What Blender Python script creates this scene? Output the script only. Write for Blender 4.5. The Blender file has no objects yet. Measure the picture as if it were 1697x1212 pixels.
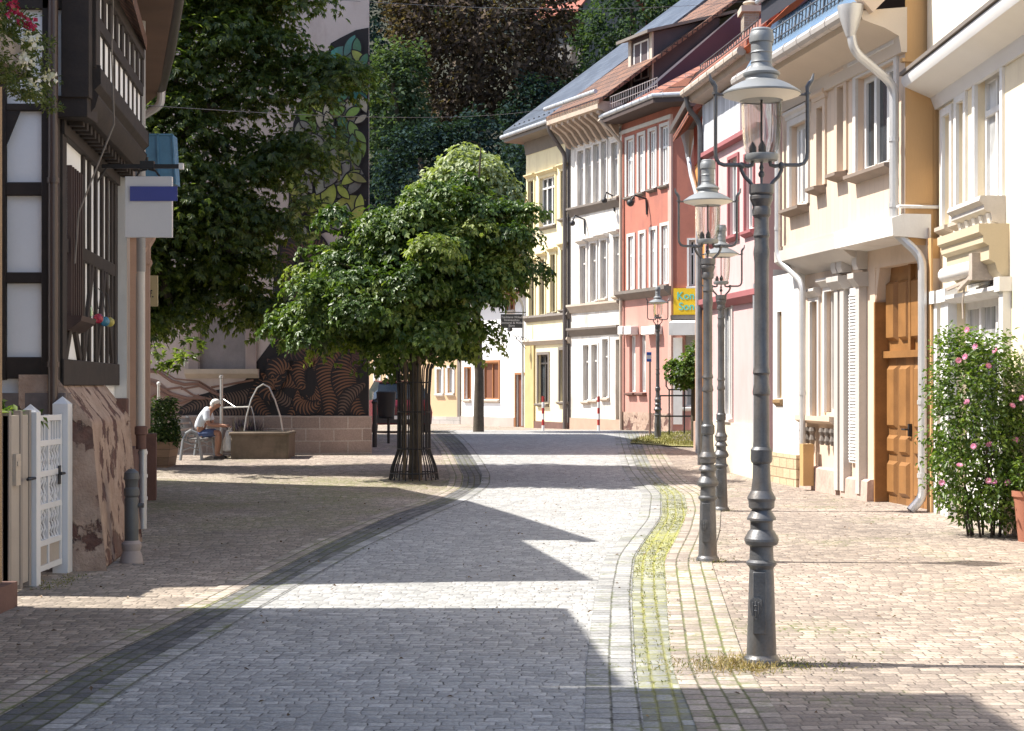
import bpy, bmesh, math, random
import numpy as np
from mathutils import Vector
random.seed(7); RNG = np.random.default_rng(11)
SC = bpy.context.scene; COL = SC.collection
F_PX, CX, HY, HC = 2600.0, 848.5, 639.0, 1.73      # focal length, centre, horizon (px of a 1697 wide frame), eye height

def smooth(t):
    t = min(1.0, max(0.0, t)); return t*t*(3-2*t)
def gz(y):
    return .36*smooth((y-22)/22) - .21*smooth((y-44)/16)
def X(px, d): return (px-CX)/F_PX*d
def Z(py, d): return HC+(HY-py)/F_PX*d
def pt(px, d): return (X(px, d), d)
def G(px, py):
    lo, hi = 2.0, 75.0
    for _ in range(50):
        m = (lo+hi)/2
        if HY+F_PX*(HC-gz(m))/m > py: lo = m
        else: hi = m
    return (X(px, lo), lo, gz(lo))

class Fac:
    """Vertical plane through two plan points, left to right as seen from the street; a along, b outward, c up."""
    def __init__(s, P0, P1):
        s.P0 = np.array(P0, float); d = np.array(P1, float)-s.P0
        s.L = float(np.hypot(*d)); s.u = d/s.L; s.n = np.array((s.u[1], -s.u[0]))
    def __call__(s, a, b, c):
        p = s.P0+s.u*a+s.n*b; return (p[0], p[1], c)
    def hit(s, px, off=0.0):
        r = np.array(((px-CX)/F_PX, 1.0)); t = (s.P0.dot(s.n)+off)/r.dot(s.n)
        return float((r*t-s.P0).dot(s.u)), float(t)
    def s(s, px, off=0.0): return s.hit(px, off)[0]
    def at(s, px, py, off=0.0):
        a, d = s.hit(px, off); return a, Z(py, d)
    def rect(s, x0, x1, yt, yb, off=0.0):
        d = s.hit((x0+x1)/2, off)[1]
        return (s.s(x0, off), s.s(x1, off), Z(yb, d), Z(yt, d))
    def shift(s, b):
        f = Fac(s.P0+s.n*b, s.P0+s.n*b+s.u*s.L); return f

def ident(a, b, c): return (a, b, c)

class MB:
    def __init__(s, fr=ident): s.L = []; s.F = []; s.M = []; s.m = 0; s._fr = [(0, fr)]
    @property
    def fr(s): return s._fr[-1][1]
    @fr.setter
    def fr(s, f): s._fr.append((len(s.L), f))
    def add(s, pts, faces):
        k = len(s.L); s.L += [tuple(p) for p in pts]
        for f in faces: s.F.append([k+i for i in f]); s.M.append(s.m)
    def quad(s, *pts): s.add(pts, [list(range(len(pts)))])
    def box(s, a0, a1, b0, b1, c0, c1):
        if a0 > a1: a0, a1 = a1, a0
        if b0 > b1: b0, b1 = b1, b0
        if c0 > c1: c0, c1 = c1, c0
        s.add([(a0,b0,c0),(a1,b0,c0),(a1,b1,c0),(a0,b1,c0),(a0,b0,c1),(a1,b0,c1),(a1,b1,c1),(a0,b1,c1)],
              [(0,3,2,1),(4,5,6,7),(0,1,5,4),(1,2,6,5),(2,3,7,6),(3,0,4,7)])
    def prism(s, prof, b0, b1):                      # outline in (a, c), extruded along b
        n = len(prof)
        s.add([(a,b0,c) for a,c in prof]+[(a,b1,c) for a,c in prof],
              [list(range(n)), list(range(2*n-1, n-1, -1))]+[(i,(i+1)%n,n+(i+1)%n,n+i) for i in range(n)])
    def run(s, prof, a0, a1, z0=0., z1=None):        # moulding: outline in (b, c) run along a
        if z1 is None: z1 = z0
        n = len(prof)
        s.add([(a0,b,c+z0) for b,c in prof]+[(a1,b,c+z1) for b,c in prof],
              [list(range(n)), list(range(2*n-1, n-1, -1))]+[(i,(i+1)%n,n+(i+1)%n,n+i) for i in range(n)])
    def slab(s, pts, t):                             # four corners, thickened downwards
        n = len(pts); lo = [(p[0],p[1],p[2]-t) for p in pts]
        s.add(list(pts)+lo, [list(range(n)), list(range(2*n-1, n-1, -1))]+[(i,(i+1)%n,n+(i+1)%n,n+i) for i in range(n)])
    def beam(s, p, q, w, h, up=(0,0,1)):
        p, q = Vector(p), Vector(q); d = (q-p).normalized(); sd = d.cross(Vector(up))
        if sd.length < 1e-4: sd = d.cross(Vector((1,0,0)))
        sd.normalize(); u2 = sd.cross(d)
        o = [sd*w/2*i+u2*h/2*j for i, j in ((-1,-1),(1,-1),(1,1),(-1,1))]
        s.add([p+k for k in o]+[q+k for k in o], [(0,1,2,3),(7,6,5,4)]+[(i,4+i,4+(i+1)%4,(i+1)%4) for i in range(4)])
    def tube(s, P, r, n=8, cap=True):
        P = [Vector(p) for p in P]; R = r if isinstance(r, (list, tuple)) else [r]*len(P)
        k0 = len(s.L); ref = None
        for i, p in enumerate(P):
            t = (P[min(i+1,len(P)-1)]-P[max(i-1,0)]).normalized()
            if ref is None: ref = t.orthogonal().normalized()
            ref = (ref-t*ref.dot(t)).normalized(); q = t.cross(ref)
            for j in range(n):
                w = 2*math.pi*j/n; s.L.append(tuple(p+(ref*math.cos(w)+q*math.sin(w))*R[i]))
        for i in range(len(P)-1):
            for j in range(n):
                a = k0+i*n+j; b = k0+i*n+(j+1)%n; s.F.append([a,b,b+n,a+n]); s.M.append(s.m)
        if cap:
            s.F.append([k0+j for j in range(n)][::-1]); s.M.append(s.m)
            s.F.append([k0+(len(P)-1)*n+j for j in range(n)]); s.M.append(s.m)
    def lathe(s, prof, c=(0,0,0), n=24, cap=True):
        k0 = len(s.L)
        for r, z in prof:
            for j in range(n):
                w = 2*math.pi*j/n; s.L.append((c[0]+r*math.cos(w), c[1]+r*math.sin(w), c[2]+z))
        for i in range(len(prof)-1):
            for j in range(n):
                a = k0+i*n+j; b = k0+i*n+(j+1)%n; s.F.append([a,b,b+n,a+n]); s.M.append(s.m)
        if cap:
            s.F.append([k0+j for j in range(n)][::-1]); s.M.append(s.m)
            s.F.append([k0+(len(prof)-1)*n+j for j in range(n)]); s.M.append(s.m)
    def ball(s, c, rx, ry=None, rz=None, n=12, m=8):
        ry = ry or rx; rz = rz or rx; k0 = len(s.L)
        for i in range(m+1):
            t = math.pi*i/m
            for j in range(n):
                w = 2*math.pi*j/n
                s.L.append((c[0]+rx*math.sin(t)*math.cos(w), c[1]+ry*math.sin(t)*math.sin(w), c[2]+rz*math.cos(t)))
        for i in range(m):
            for j in range(n):
                a = k0+i*n+j; b = k0+i*n+(j+1)%n; s.F.append([a,a+n,b+n,b]); s.M.append(s.m)
    def build(s, name, mats, parent=None, flat=False, bevel=0, sharp=32):
        o = None
        W = []
        for i, (k, f) in enumerate(s._fr):
            e = s._fr[i+1][0] if i+1 < len(s._fr) else len(s.L); W += [f(*p) for p in s.L[k:e]]
        W = np.array(W).reshape(-1, 3)
        if parent is not None: W = W-np.array(wloc(parent))
        me = bpy.data.meshes.new(name); me.from_pydata(W.tolist(), [], s.F)
        for m in (mats if isinstance(mats, (list, tuple)) else [mats]): me.materials.append(m)
        me.polygons.foreach_set('material_index', s.M)
        uv = me.uv_layers.new(name='UV').data; Lc = np.array(s.L); k = 0
        out = np.zeros((len(me.loops), 2))
        for f in s.F:
            P = Lc[f]; n = np.zeros(3)
            for i in range(1, len(f)-1): n += np.cross(P[i]-P[0], P[i+1]-P[0])
            n = np.abs(n)
            if n[1] >= n[0]*.9 and n[1] >= n[2]*.7: q = P[:, (0, 2)]
            elif n[0] >= n[2]: q = P[:, (1, 2)]
            else: q = P[:, (0, 1)]
            out[k:k+len(f)] = q; k += len(f)
        uv.foreach_set('uv', out.ravel())
        if not flat:
            me.polygons.foreach_set('use_smooth', [True]*len(s.F)); me.set_sharp_from_angle(angle=math.radians(sharp))
        me.update()
        o = bpy.data.objects.new(name, me); COL.objects.link(o)
        if parent is not None: o.parent = parent
        if bevel:
            b = o.modifiers.new('bevel', 'BEVEL'); b.width = bevel; b.segments = 2; b.limit_method = 'ANGLE'
        return o

def wloc(o):
    p = Vector((0,0,0))
    while o is not None: p = p+o.location; o = o.parent
    return tuple(p)
def tag(o, label, cat, group=None, kind=None):
    if label: o['label'] = label
    if cat: o['category'] = cat
    if group: o['group'] = group
    if kind: o['kind'] = kind
    return o
def thing(name, label, cat, loc=(0,0,0), group=None):
    o = bpy.data.objects.new(name, None); COL.objects.link(o); o.location = loc; o.empty_display_size = .1
    return tag(o, label, cat, group)
def copy_tree(o, parent=None):
    c = o.copy(); COL.objects.link(c)
    if parent is not None: c.parent = parent
    for ch in list(o.children): copy_tree(ch, c)
    return c
def text(name, body, size, parent, world, u, n, mat, align='CENTER', ext=.004):
    cu = bpy.data.curves.new(name, 'FONT'); cu.body = body; cu.size = size; cu.extrude = ext
    cu.align_x = align; cu.align_y = 'CENTER'; cu.materials.append(mat); cu.offset = size*.012
    tmp = bpy.data.objects.new(name, cu); COL.objects.link(tmp); bpy.context.view_layer.update()
    me = bpy.data.meshes.new_from_object(tmp.evaluated_get(bpy.context.evaluated_depsgraph_get())); bpy.data.objects.remove(tmp)
    if not me.materials: me.materials.append(mat)
    o = bpy.data.objects.new(name, me); COL.objects.link(o); o.parent = parent
    o.location = Vector(world)-Vector(wloc(parent))
    from mathutils import Matrix
    ux, nz = Vector((u[0],u[1],0)), Vector((n[0],n[1],0))
    o.rotation_euler = Matrix((ux, Vector((0,0,1)), nz)).transposed().to_euler()
    return o

# ---------------------------------------------------------------- camera, world, sun
cam = bpy.data.cameras.new('camera'); co = bpy.data.objects.new('camera', cam); COL.objects.link(co)
co.location = (0, 0, HC); co.rotation_euler = (math.pi/2, 0, 0)
cam.sensor_width = 36; cam.lens = F_PX/1697*36; cam.shift_y = (HY-606)/1697; cam.clip_end = 2000; cam.clip_start = .05
SC.camera = co
SUN_EL, SUN_AZ = math.atan(1.36), math.atan2(.058, -1.0)     # towards the sun: (-1, .058)
w = bpy.data.worlds.new('World'); SC.world = w; w.use_nodes = True
nt = w.node_tree; bg = nt.nodes['Background']; sky = nt.nodes.new('ShaderNodeTexSky'); sky.sky_type = 'NISHITA'
sky.sun_disc = False; sky.sun_elevation = SUN_EL; sky.sun_rotation = math.radians(90)-SUN_AZ
sky.dust_density = 1.5; sky.air_density = 1.0
nt.links.new(sky.outputs[0], bg.inputs[0]); bg.inputs[1].default_value = .132
sl = bpy.data.lights.new('sun', 'SUN'); sl.energy = 4.8; sl.angle = math.radians(.53); sl.color = (1, .95, .865)
so = bpy.data.objects.new('sun', sl); COL.objects.link(so); so.location = (-20, 0, 40)
so.rotation_euler = Vector((1, -.058, -1.36)).to_track_quat('-Z', 'Y').to_euler()
SC.view_settings.view_transform = 'Standard'; SC.view_settings.look = 'None'; SC.view_settings.exposure = 1.0; SC.view_settings.gamma = 1
SC.cycles.max_bounces = 6; SC.cycles.diffuse_bounces = 3; SC.cycles.transparent_max_bounces = 8
SC.cycles.use_denoising = True

# ---------------------------------------------------------------- materials
class NT:
    def __init__(s, name):
        s.m = bpy.data.materials.new(name); s.m.use_nodes = True; s.t = s.m.node_tree; s.N = s.t.nodes
        s.p = s.N['Principled BSDF']
    def new(s, kind, **kw):
        n = s.N.new('ShaderNode'+kind)
        for k, v in kw.items():
            if k.startswith('_'): setattr(n, k[1:], v)
            else: n.inputs[k.replace('__', ' ')].default_value = v
        return n
    def link(s, a, b): s.t.links.new(a, b)
    def coord(s, kind='Object', scale=(1,1,1)):
        tc = s.new('TexCoord'); mp = s.new('Mapping'); s.link(tc.outputs[kind], mp.inputs[0]); mp.inputs['Scale'].default_value = scale
        return mp.outputs[0]
    def math(s, op, a, b=None):
        n = s.new('Math', _operation=op)
        for i, v in enumerate((a, b)):
            if v is None: continue
            if isinstance(v, (int, float)): n.inputs[i].default_value = v
            else: s.link(v, n.inputs[i])
        return n.outputs[0]
    def noise(s, co, scale, detail=4, rough=.55):
        n = s.new('TexNoise', Scale=scale, Detail=detail, Roughness=rough); s.link(co, n.inputs['Vector']); return n.outputs['Fac']
    def ramp(s, f, stops):
        n = s.new('ValToRGB'); s.link(f, n.inputs[0]); e = n.color_ramp.elements
        while len(e) < len(stops): e.new(.5)
        for i, (p, c) in enumerate(stops): e[i].position = p; e[i].color = (*c, 1) if len(c) == 3 else c
        return n.outputs[0]
    def mix(s, f, a, b, blend='MIX'):
        n = s.new('Mix', _data_type='RGBA', _blend_type=blend)
        for i, v in ((0, f), (6, a), (7, b)):
            if isinstance(v, (int, float)): n.inputs[i].default_value = v
            elif isinstance(v, tuple): n.inputs[i].default_value = (*v, 1)
            else: s.link(v, n.inputs[i])
        return n.outputs[2]
    def bump(s, h, strength=.3, dist=.01, prev=None):
        n = s.new('Bump', Strength=strength, Distance=dist); s.link(h, n.inputs['Height'])
        if prev is not None: s.link(prev, n.inputs['Normal'])
        s.link(n.outputs[0], s.p.inputs['Normal']); return n.outputs[0]
    def col(s, c):
        if isinstance(c, tuple): s.p.inputs['Base Color'].default_value = (*c, 1)
        else: s.link(c, s.p.inputs['Base Color'])
def sc(c, k): return tuple(min(1, x*k) for x in c)

def mat(name, c, rough=.7, var=.18, vs=1.3, bump=.15, bs=45, metal=0, dirt=None, ds=2.5, damt=.5, stretch=1.0):
    t = NT(name); co = t.coord('Object', (1, 1, 1/stretch))
    n1 = t.noise(co, vs, 5, .6); n2 = t.noise(co, bs, 3)
    k = t.math('ADD', t.math('MULTIPLY', n1, .75), t.math('MULTIPLY', n2, .25))
    cc = t.ramp(k, [(.28, sc(c, 1-var)), (.72, sc(c, 1+var))])
    if dirt is not None:
        n3 = t.noise(t.coord('Object', (1, 1, .35)), ds, 6, .65)
        f = t.ramp(n3, [(.48, (0,0,0)), (.68, (damt,)*3)])
        cc = t.mix(f, cc, dirt)
    t.col(cc); t.p.inputs['Roughness'].default_value = rough; t.p.inputs['Metallic'].default_value = metal
    if bump: t.bump(n2, bump, .006)
    return t.m

def brick(name, c1, c2, mortar, w, h, mw=.012, rough=.85, off=.5, wob=.02, bump=.6, dist=.012, green=None, gamt=0, gs=1.5,
          swap=False, hole=.0, fine=.25, kind='UV', freq=2, stain=None, nlow=.3):
    """setts, ashlar, tiles: brick pattern with wobbling joints, per stone colour, worn faces, optional moss in joints"""
    t = NT(name); tc = t.new('TexCoord'); uv = tc.outputs[kind]
    if swap:
        sx = t.new('SeparateXYZ'); t.link(uv, sx.inputs[0]); cb = t.new('CombineXYZ')
        t.link(sx.outputs[1], cb.inputs[0]); t.link(sx.outputs[0], cb.inputs[1]); uv = cb.outputs[0]
    nz = t.new('TexNoise', Scale=1.1/w, Detail=2); t.link(uv, nz.inputs['Vector'])
    n2 = t.new('TexNoise', Scale=.23/w, Detail=2); t.link(uv, n2.inputs['Vector'])
    va = t.new('VectorMath', _operation='MULTIPLY_ADD'); t.link(nz.outputs['Color'], va.inputs[0]); va.inputs[1].default_value = (wob*1.4, wob, 0); t.link(uv, va.inputs[2])
    vb = t.new('VectorMath', _operation='MULTIPLY_ADD'); t.link(n2.outputs['Color'], vb.inputs[0]); vb.inputs[1].default_value = (wob*2, wob*3.2, 0); t.link(va.outputs[0], vb.inputs[2])
    b = t.new('TexBrick', _offset=off, _offset_frequency=freq, Scale=1.0); t.link(vb.outputs[0], b.inputs['Vector'])
    b.inputs['Color1'].default_value = (*c1, 1); b.inputs['Color2'].default_value = (*c2, 1); b.inputs['Mortar'].default_value = (*mortar, 1)
    b.inputs['Mortar Size'].default_value = mw; b.inputs['Mortar Smooth'].default_value = .35; b.inputs['Brick Width'].default_value = w; b.inputs['Row Height'].default_value = h
    ob = tc.outputs['Object']
    f1 = t.noise(ob, 2.0, 5, .6); f2 = t.noise(ob, 55, 4, .65); f3 = t.noise(ob, .45, 4, .6)
    cc = t.mix(1.0, b.outputs['Color'], t.ramp(f2, [(.3, (1-fine,)*3), (.7, (1+fine,)*3)]), 'MULTIPLY')
    cc = t.mix(1.0, cc, t.ramp(f3, [(.3, (1-nlow,)*3), (.7, (1+nlow*.7,)*3)]), 'MULTIPLY')
    if hole:   # deep, open joints here and there
        f = t.math('MULTIPLY', b.outputs['Fac'], t.ramp(t.noise(ob, 7, 3), [(.5, (0,0,0)), (.62, (hole,)*3)]))
        cc = t.mix(f, cc, (.012, .011, .01))
    if green:
        g = t.ramp(t.noise(ob, gs, 5, .65), [(.52-gamt*.22, (0,0,0)), (.66-gamt*.12, (1,1,1))])
        gf = t.math('MULTIPLY', g, t.math('ADD', t.math('MULTIPLY', b.outputs['Fac'], .75), t.ramp(t.noise(ob, 14, 4), [(.45, (0,0,0)), (.7, (.75,)*3)])))
        cc = t.mix(t.math('MINIMUM', gf, .92), cc, green)
    if stain: cc = t.mix(t.ramp(f1, [(.5, (0,0,0)), (.7, (.6,)*3)]), cc, stain)
    t.col(cc); t.p.inputs['Roughness'].default_value = rough
    h = t.math('SUBTRACT', t.math('MULTIPLY', f2, .35), b.outputs['Fac'])
    t.bump(h, bump, dist)
    return t.m

def setts(name, c1, c2, joint, w, h, mw=.012, rough=.85, swap=False, green=None, gamt=0, gs=1.5, hole=.8, wob=.028, fine=.3, nlow=.3, warp=.35, cover=.48, zone=None):
    """hand laid setts: rows of unequal stones with their own offsets, worn rounded faces, dark open joints, moss"""
    t = NT(name); tc = t.new('TexCoord'); ob = tc.outputs['Object']; sx = t.new('SeparateXYZ'); t.link(tc.outputs['UV'], sx.inputs[0])
    u, v = (sx.outputs[1], sx.outputs[0]) if swap else (sx.outputs[0], sx.outputs[1])
    nc = t.new('TexNoise', Scale=5.5, Detail=2); t.link(ob, nc.inputs['Vector']); ns = t.new('SeparateColor'); t.link(nc.outputs['Color'], ns.inputs[0])
    nl = t.noise(ob, .9, 2)
    v1 = t.math('ADD', v, t.math('ADD', t.math('MULTIPLY', ns.outputs[0], wob), t.math('MULTIPLY', nl, warp*.6 if not swap else .0)))
    vv = t.math('DIVIDE', v1, h); row = t.math('FLOOR', vv); fv = t.math('FRACT', vv)
    wn = t.new('TexWhiteNoise', _noise_dimensions='1D'); t.link(row, wn.inputs['W'])
    rc = t.new('SeparateColor'); t.link(wn.outputs['Color'], rc.inputs[0])
    u1 = t.math('ADD', t.math('MULTIPLY', t.math('ADD', u, t.math('MULTIPLY', ns.outputs[1], wob*2.2)), t.math('ADD', t.math('MULTIPLY', rc.outputs[0], .4), .8)), t.math('MULTIPLY', rc.outputs[1], 7.0))
    uu = t.math('DIVIDE', u1, w); ce = t.math('FLOOR', uu); fu = t.math('FRACT', uu)
    du = t.math('MULTIPLY', t.math('MINIMUM', fu, t.math('SUBTRACT', 1.0, fu)), w); dv = t.math('MULTIPLY', t.math('MINIMUM', fv, t.math('SUBTRACT', 1.0, fv)), h)
    e = t.math('SMOOTH_MIN', du, dv); e.node.inputs[2].default_value = mw*1.6
    jn = t.noise(ob, 9, 3, .6)
    q = t.math('DIVIDE', e, t.math('MULTIPLY', t.math('ADD', jn, .25), mw*1.5))
    fac = t.ramp(q, [(.25, (1,1,1)), (1.0, (0,0,0))])
    cb = t.new('CombineXYZ'); t.link(ce, cb.inputs[0]); t.link(row, cb.inputs[1]); w2 = t.new('TexWhiteNoise', _noise_dimensions='2D'); t.link(cb.outputs[0], w2.inputs['Vector'])
    cc = t.ramp(w2.outputs[0], [(0, sc(c2, .82)), (.35, c2), (.8, c1), (1, sc(c1, 1.2))])
    f2 = t.noise(ob, 50, 4, .65); f3 = t.noise(ob, .4, 4, .6)
    cc = t.mix(1.0, cc, t.ramp(f2, [(.3, (1-fine,)*3), (.7, (1+fine,)*3)]), 'MULTIPLY')
    cc = t.mix(1.0, cc, t.ramp(f3, [(.3, (1-nlow,)*3), (.7, (1+nlow*.6,)*3)]), 'MULTIPLY')
    cc = t.mix(fac, cc, joint)
    if hole: cc = t.mix(t.math('MULTIPLY', fac, t.ramp(t.noise(ob, 7, 3, .7), [(.53, (0,0,0)), (.61, (hole,)*3)])), cc, (.014, .013, .012))
    if green:
        g = t.ramp(t.noise(ob, gs, 5, .65), [(.54-gamt*.24, (0,0,0)), (.66-gamt*.1, (1,1,1))])
        gf = t.math('MULTIPLY', g, t.math('ADD', t.math('MULTIPLY', fac, .8), t.ramp(t.noise(ob, 12, 4, .7), [(cover, (0,0,0)), (cover+.16, (.85,)*3)])))
        if zone:      # moss grows only along one stretch of the street
            so_ = t.new('SeparateXYZ'); t.link(ob, so_.inputs[0]); yn = t.math('ADD', so_.outputs[1], t.math('MULTIPLY', t.noise(ob, .8, 4, .7), 4.0))
            gf = t.math('MULTIPLY', gf, t.ramp(t.math('DIVIDE', t.math('SUBTRACT', yn, zone[0]), zone[3]-zone[0]), [(0, (zone[4],)*3), ((zone[1]-zone[0])/(zone[3]-zone[0]), (1,1,1)), ((zone[2]-zone[0])/(zone[3]-zone[0]), (1,1,1)), (1, (zone[4],)*3)]))
        cc = t.mix(t.math('MINIMUM', gf, .9), cc, t.mix(t.noise(ob, 5, 4, .7), sc(green, .65), sc(green, 1.3)))
    st = t.ramp(t.noise(ob, 1.1, 6, .7), [(.56, (0,0,0)), (.72, (.5,)*3)]); cc = t.mix(st, cc, sc(joint, 1.1))
    t.col(cc); t.p.inputs['Roughness'].default_value = rough
    dome = t.math('MINIMUM', t.math('DIVIDE', e, w*.4), 1.0)
    hh = t.math('ADD', t.math('MULTIPLY', f2, .55), t.math('ADD', t.math('POWER', dome, .4), t.math('MULTIPLY', w2.outputs[0], .3)))
    t.bump(hh, .75, .014); return t.m

def leafmat(name, dark, mid, light, trans=.35, rough=.45, spec=.4, tm=(1.5, 1.6, .55)):
    t = NT(name); g = t.new('NewGeometry'); r = g.outputs['Random Per Island']
    cc = t.ramp(r, [(0, dark), (.55, mid), (1, light)])
    t.col(cc); t.p.inputs['Roughness'].default_value = rough; t.p.inputs['Specular IOR Level'].default_value = spec
    tr = t.new('BsdfTranslucent'); t.link(t.mix(1.0, cc, tm, 'MULTIPLY'), tr.inputs[0])
    mx = t.new('MixShader'); mx.inputs[0].default_value = trans; t.link(t.p.outputs[0], mx.inputs[1]); t.link(tr.outputs[0], mx.inputs[2])
    t.link(mx.outputs[0], t.N['Material Output'].inputs[0]); return t.m

def glass(name, c, rough=.06, spec=.6):
    t = NT(name); co = t.coord(); n = t.noise(co, 1.7, 3)
    t.col(t.ramp(n, [(.35, sc(c, .6)), (.65, sc(c, 1.4))])); t.p.inputs['Roughness'].default_value = rough
    t.p.inputs['Specular IOR Level'].default_value = spec; t.bump(t.noise(co, 3, 2), .05, .02); return t.m

def drapes(name, c, rough=.1):
    t = NT(name); a = t.noise(t.coord('Object', (9, 9, .5)), 1.6, 3, .6); b = t.noise(t.coord('Object', (1, 1, 1)), .9, 3)
    cc = t.ramp(t.math('ADD', t.math('MULTIPLY', a, .6), t.math('MULTIPLY', b, .4)), [(.33, (.035,.038,.042)), (.46, sc(c, .7)), (.6, sc(c, 1.25))])
    t.col(cc); t.p.inputs['Roughness'].default_value = rough; t.p.inputs['Specular IOR Level'].default_value = .6; t.bump(t.noise(t.coord(), 3, 2), .05, .02); return t.m

def boards(name, c, wdt=.14, axis=0, rough=.65, dark=.35, var=.25):
    """vertical (axis 0) or horizontal (axis 1) boarding, by the part's own UV"""
    t = NT(name); tc = t.new('TexCoord'); sx = t.new('SeparateXYZ'); t.link(tc.outputs['UV'], sx.inputs[0])
    q = t.math('DIVIDE', sx.outputs[axis], wdt); fr = t.math('FRACT', q); fl = t.math('FLOOR', q)
    wn = t.new('TexWhiteNoise', _noise_dimensions='1D'); t.link(fl, wn.inputs['W'])
    j = t.ramp(fr, [(0, (0,0,0)), (.06, (1,1,1)), (.94, (1,1,1)), (1, (0,0,0))])
    mp = t.coord('UV', (9, 1, 1) if axis == 0 else (1, 9, 1)); gr = t.noise(mp, 6, 5, .6)
    k = t.math('ADD', t.math('MULTIPLY', wn.outputs[0], .4), t.math('MULTIPLY', gr, .6))
    cc = t.ramp(k, [(.25, sc(c, 1-var)), (.75, sc(c, 1+var))]); cc = t.mix(j, sc(c, dark), cc)
    t.col(cc); t.p.inputs['Roughness'].default_value = rough
    t.bump(t.math('ADD', j, t.math('MULTIPLY', gr, .25)), .5, .008); return t.m
# ---------------------------------------------------------------- shared materials
M = {}
M['pave'] = setts('pink setts', (.395,.325,.265), (.30,.245,.205), (.20,.165,.135), .108, .086, .007, green=(.12,.145,.035), gamt=.05, gs=.5)
M['mosspave'] = setts('mossy pink setts', (.385,.32,.26), (.295,.245,.20), (.18,.155,.12), .108, .086, .007, green=(.15,.165,.045), gamt=.62, gs=.5, cover=.44, zone=(18, 23.5, 29, 32, .02))
M['road'] = setts('grey setts', (.405,.40,.385), (.345,.345,.335), (.275,.27,.26), .105, .088, .006, nlow=.14)
M['roadedge'] = setts('grey border setts', (.38,.375,.36), (.31,.31,.305), (.15,.15,.135), .13, .145, .010, swap=True, green=(.12,.14,.04), gamt=.15, wob=.012)
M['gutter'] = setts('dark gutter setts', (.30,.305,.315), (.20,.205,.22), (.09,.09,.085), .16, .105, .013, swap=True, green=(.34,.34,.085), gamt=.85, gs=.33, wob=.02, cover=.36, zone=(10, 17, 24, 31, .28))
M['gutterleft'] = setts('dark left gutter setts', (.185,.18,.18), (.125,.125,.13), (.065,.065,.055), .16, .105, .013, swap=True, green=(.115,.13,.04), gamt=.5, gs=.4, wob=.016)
M['paveedge'] = setts('pink border setts', (.44,.375,.32), (.34,.285,.245), (.14,.125,.085), .15, .118, .011, swap=True, green=(.15,.175,.045), gamt=.45, gs=.8, wob=.012)
M['grassground'] = mat('dry lawn', (.30,.275,.10), .95, .4, 2.5, .5, 60)
M['white'] = mat('white render', (.72,.70,.67), .85, .07, 1.5, .15, 60, dirt=(.52,.48,.43), ds=2, damt=.45)
M['whitetrim'] = mat('white paint', (.73,.715,.69), .55, .08, 2, .08, 45, dirt=(.52,.49,.45), ds=3.5, damt=.4)
M['cream'] = mat('cream render', (.80,.69,.50), .85, .07, .8, .15, 70, dirt=(.56,.46,.33), ds=1.6, damt=.55)
M['glass'] = glass('dark glass', (.035,.04,.045)); M['curtain'] = drapes('curtained glass', (.36,.36,.36))
M['palepane'] = glass('pale blind', (.55,.55,.54), .3, .4)
M['iron'] = mat('dark cast iron', (.12,.122,.128), .45, .4, 5, .25, 60, metal=.4, dirt=(.16,.12,.09), ds=6, damt=.55)
M['zinc'] = mat('zinc pipe', (.50,.51,.53), .42, .15, 4, .06, 40, metal=.5)
M['darkpipe'] = mat('dark brown pipe', (.10,.085,.08), .5, .2, 4, .05)
M['timber'] = mat('dark timber', (.022,.015,.012), .75, .5, 5, .4, 30)
M['sandstone'] = mat('pink sandstone', (.42,.28,.21), .85, .14, 2, .25, 50)
M['redstone'] = mat('dark red stone', (.14,.075,.06), .9, .25, 3, .4, 35)
def flaking():
    t = NT('flaking rubble plinth'); ob = t.coord(); st = t.coord('Object', (1, 1, 1))
    base = t.ramp(t.noise(ob, 3.5, 6, .65), [(.3, (.30,.20,.15)), (.6, (.44,.32,.25)), (.8, (.50,.39,.31))])
    pn = t.noise(st, 2.6, 7, .62); pf = t.ramp(pn, [(.535, (0,0,0)), (.56, (1,1,1))])
    red = t.ramp(t.noise(ob, 9, 4), [(.3, (.075,.035,.03)), (.7, (.17,.085,.065))]); cc = t.mix(pf, base, red)
    low = t.ramp(t.noise(ob, 1.6, 5, .7), [(.5, (0,0,0)), (.7, (.6,)*3)]); cc = t.mix(low, cc, (.20,.15,.12))
    t.col(cc); t.p.inputs['Roughness'].default_value = .95
    h = t.math('SUBTRACT', t.math('ADD', t.noise(ob, 8, 6, .7), t.math('MULTIPLY', t.noise(ob, 40, 3), .4)), t.math('MULTIPLY', pf, .6)); t.bump(h, .9, .03); return t.m
M['rubble'] = flaking()
M['slate'] = brick('slate', (.11,.125,.15), (.07,.08,.10), (.05,.055,.06), .3, .2, .012, .35, bump=.5)
M['redtile'] = brick('red tiles', (.36,.13,.075), (.24,.085,.055), (.07,.03,.025), .22, .3, .022, .75, off=0, wob=.01, bump=1, dist=.05)
M['browntile'] = brick('weathered tiles', (.25,.12,.07), (.15,.08,.055), (.05,.03,.025), .2, .28, .022, .8, off=0, wob=.01, bump=1, dist=.05)
M['black'] = mat('black iron', (.02,.02,.022), .5, .2)

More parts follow.
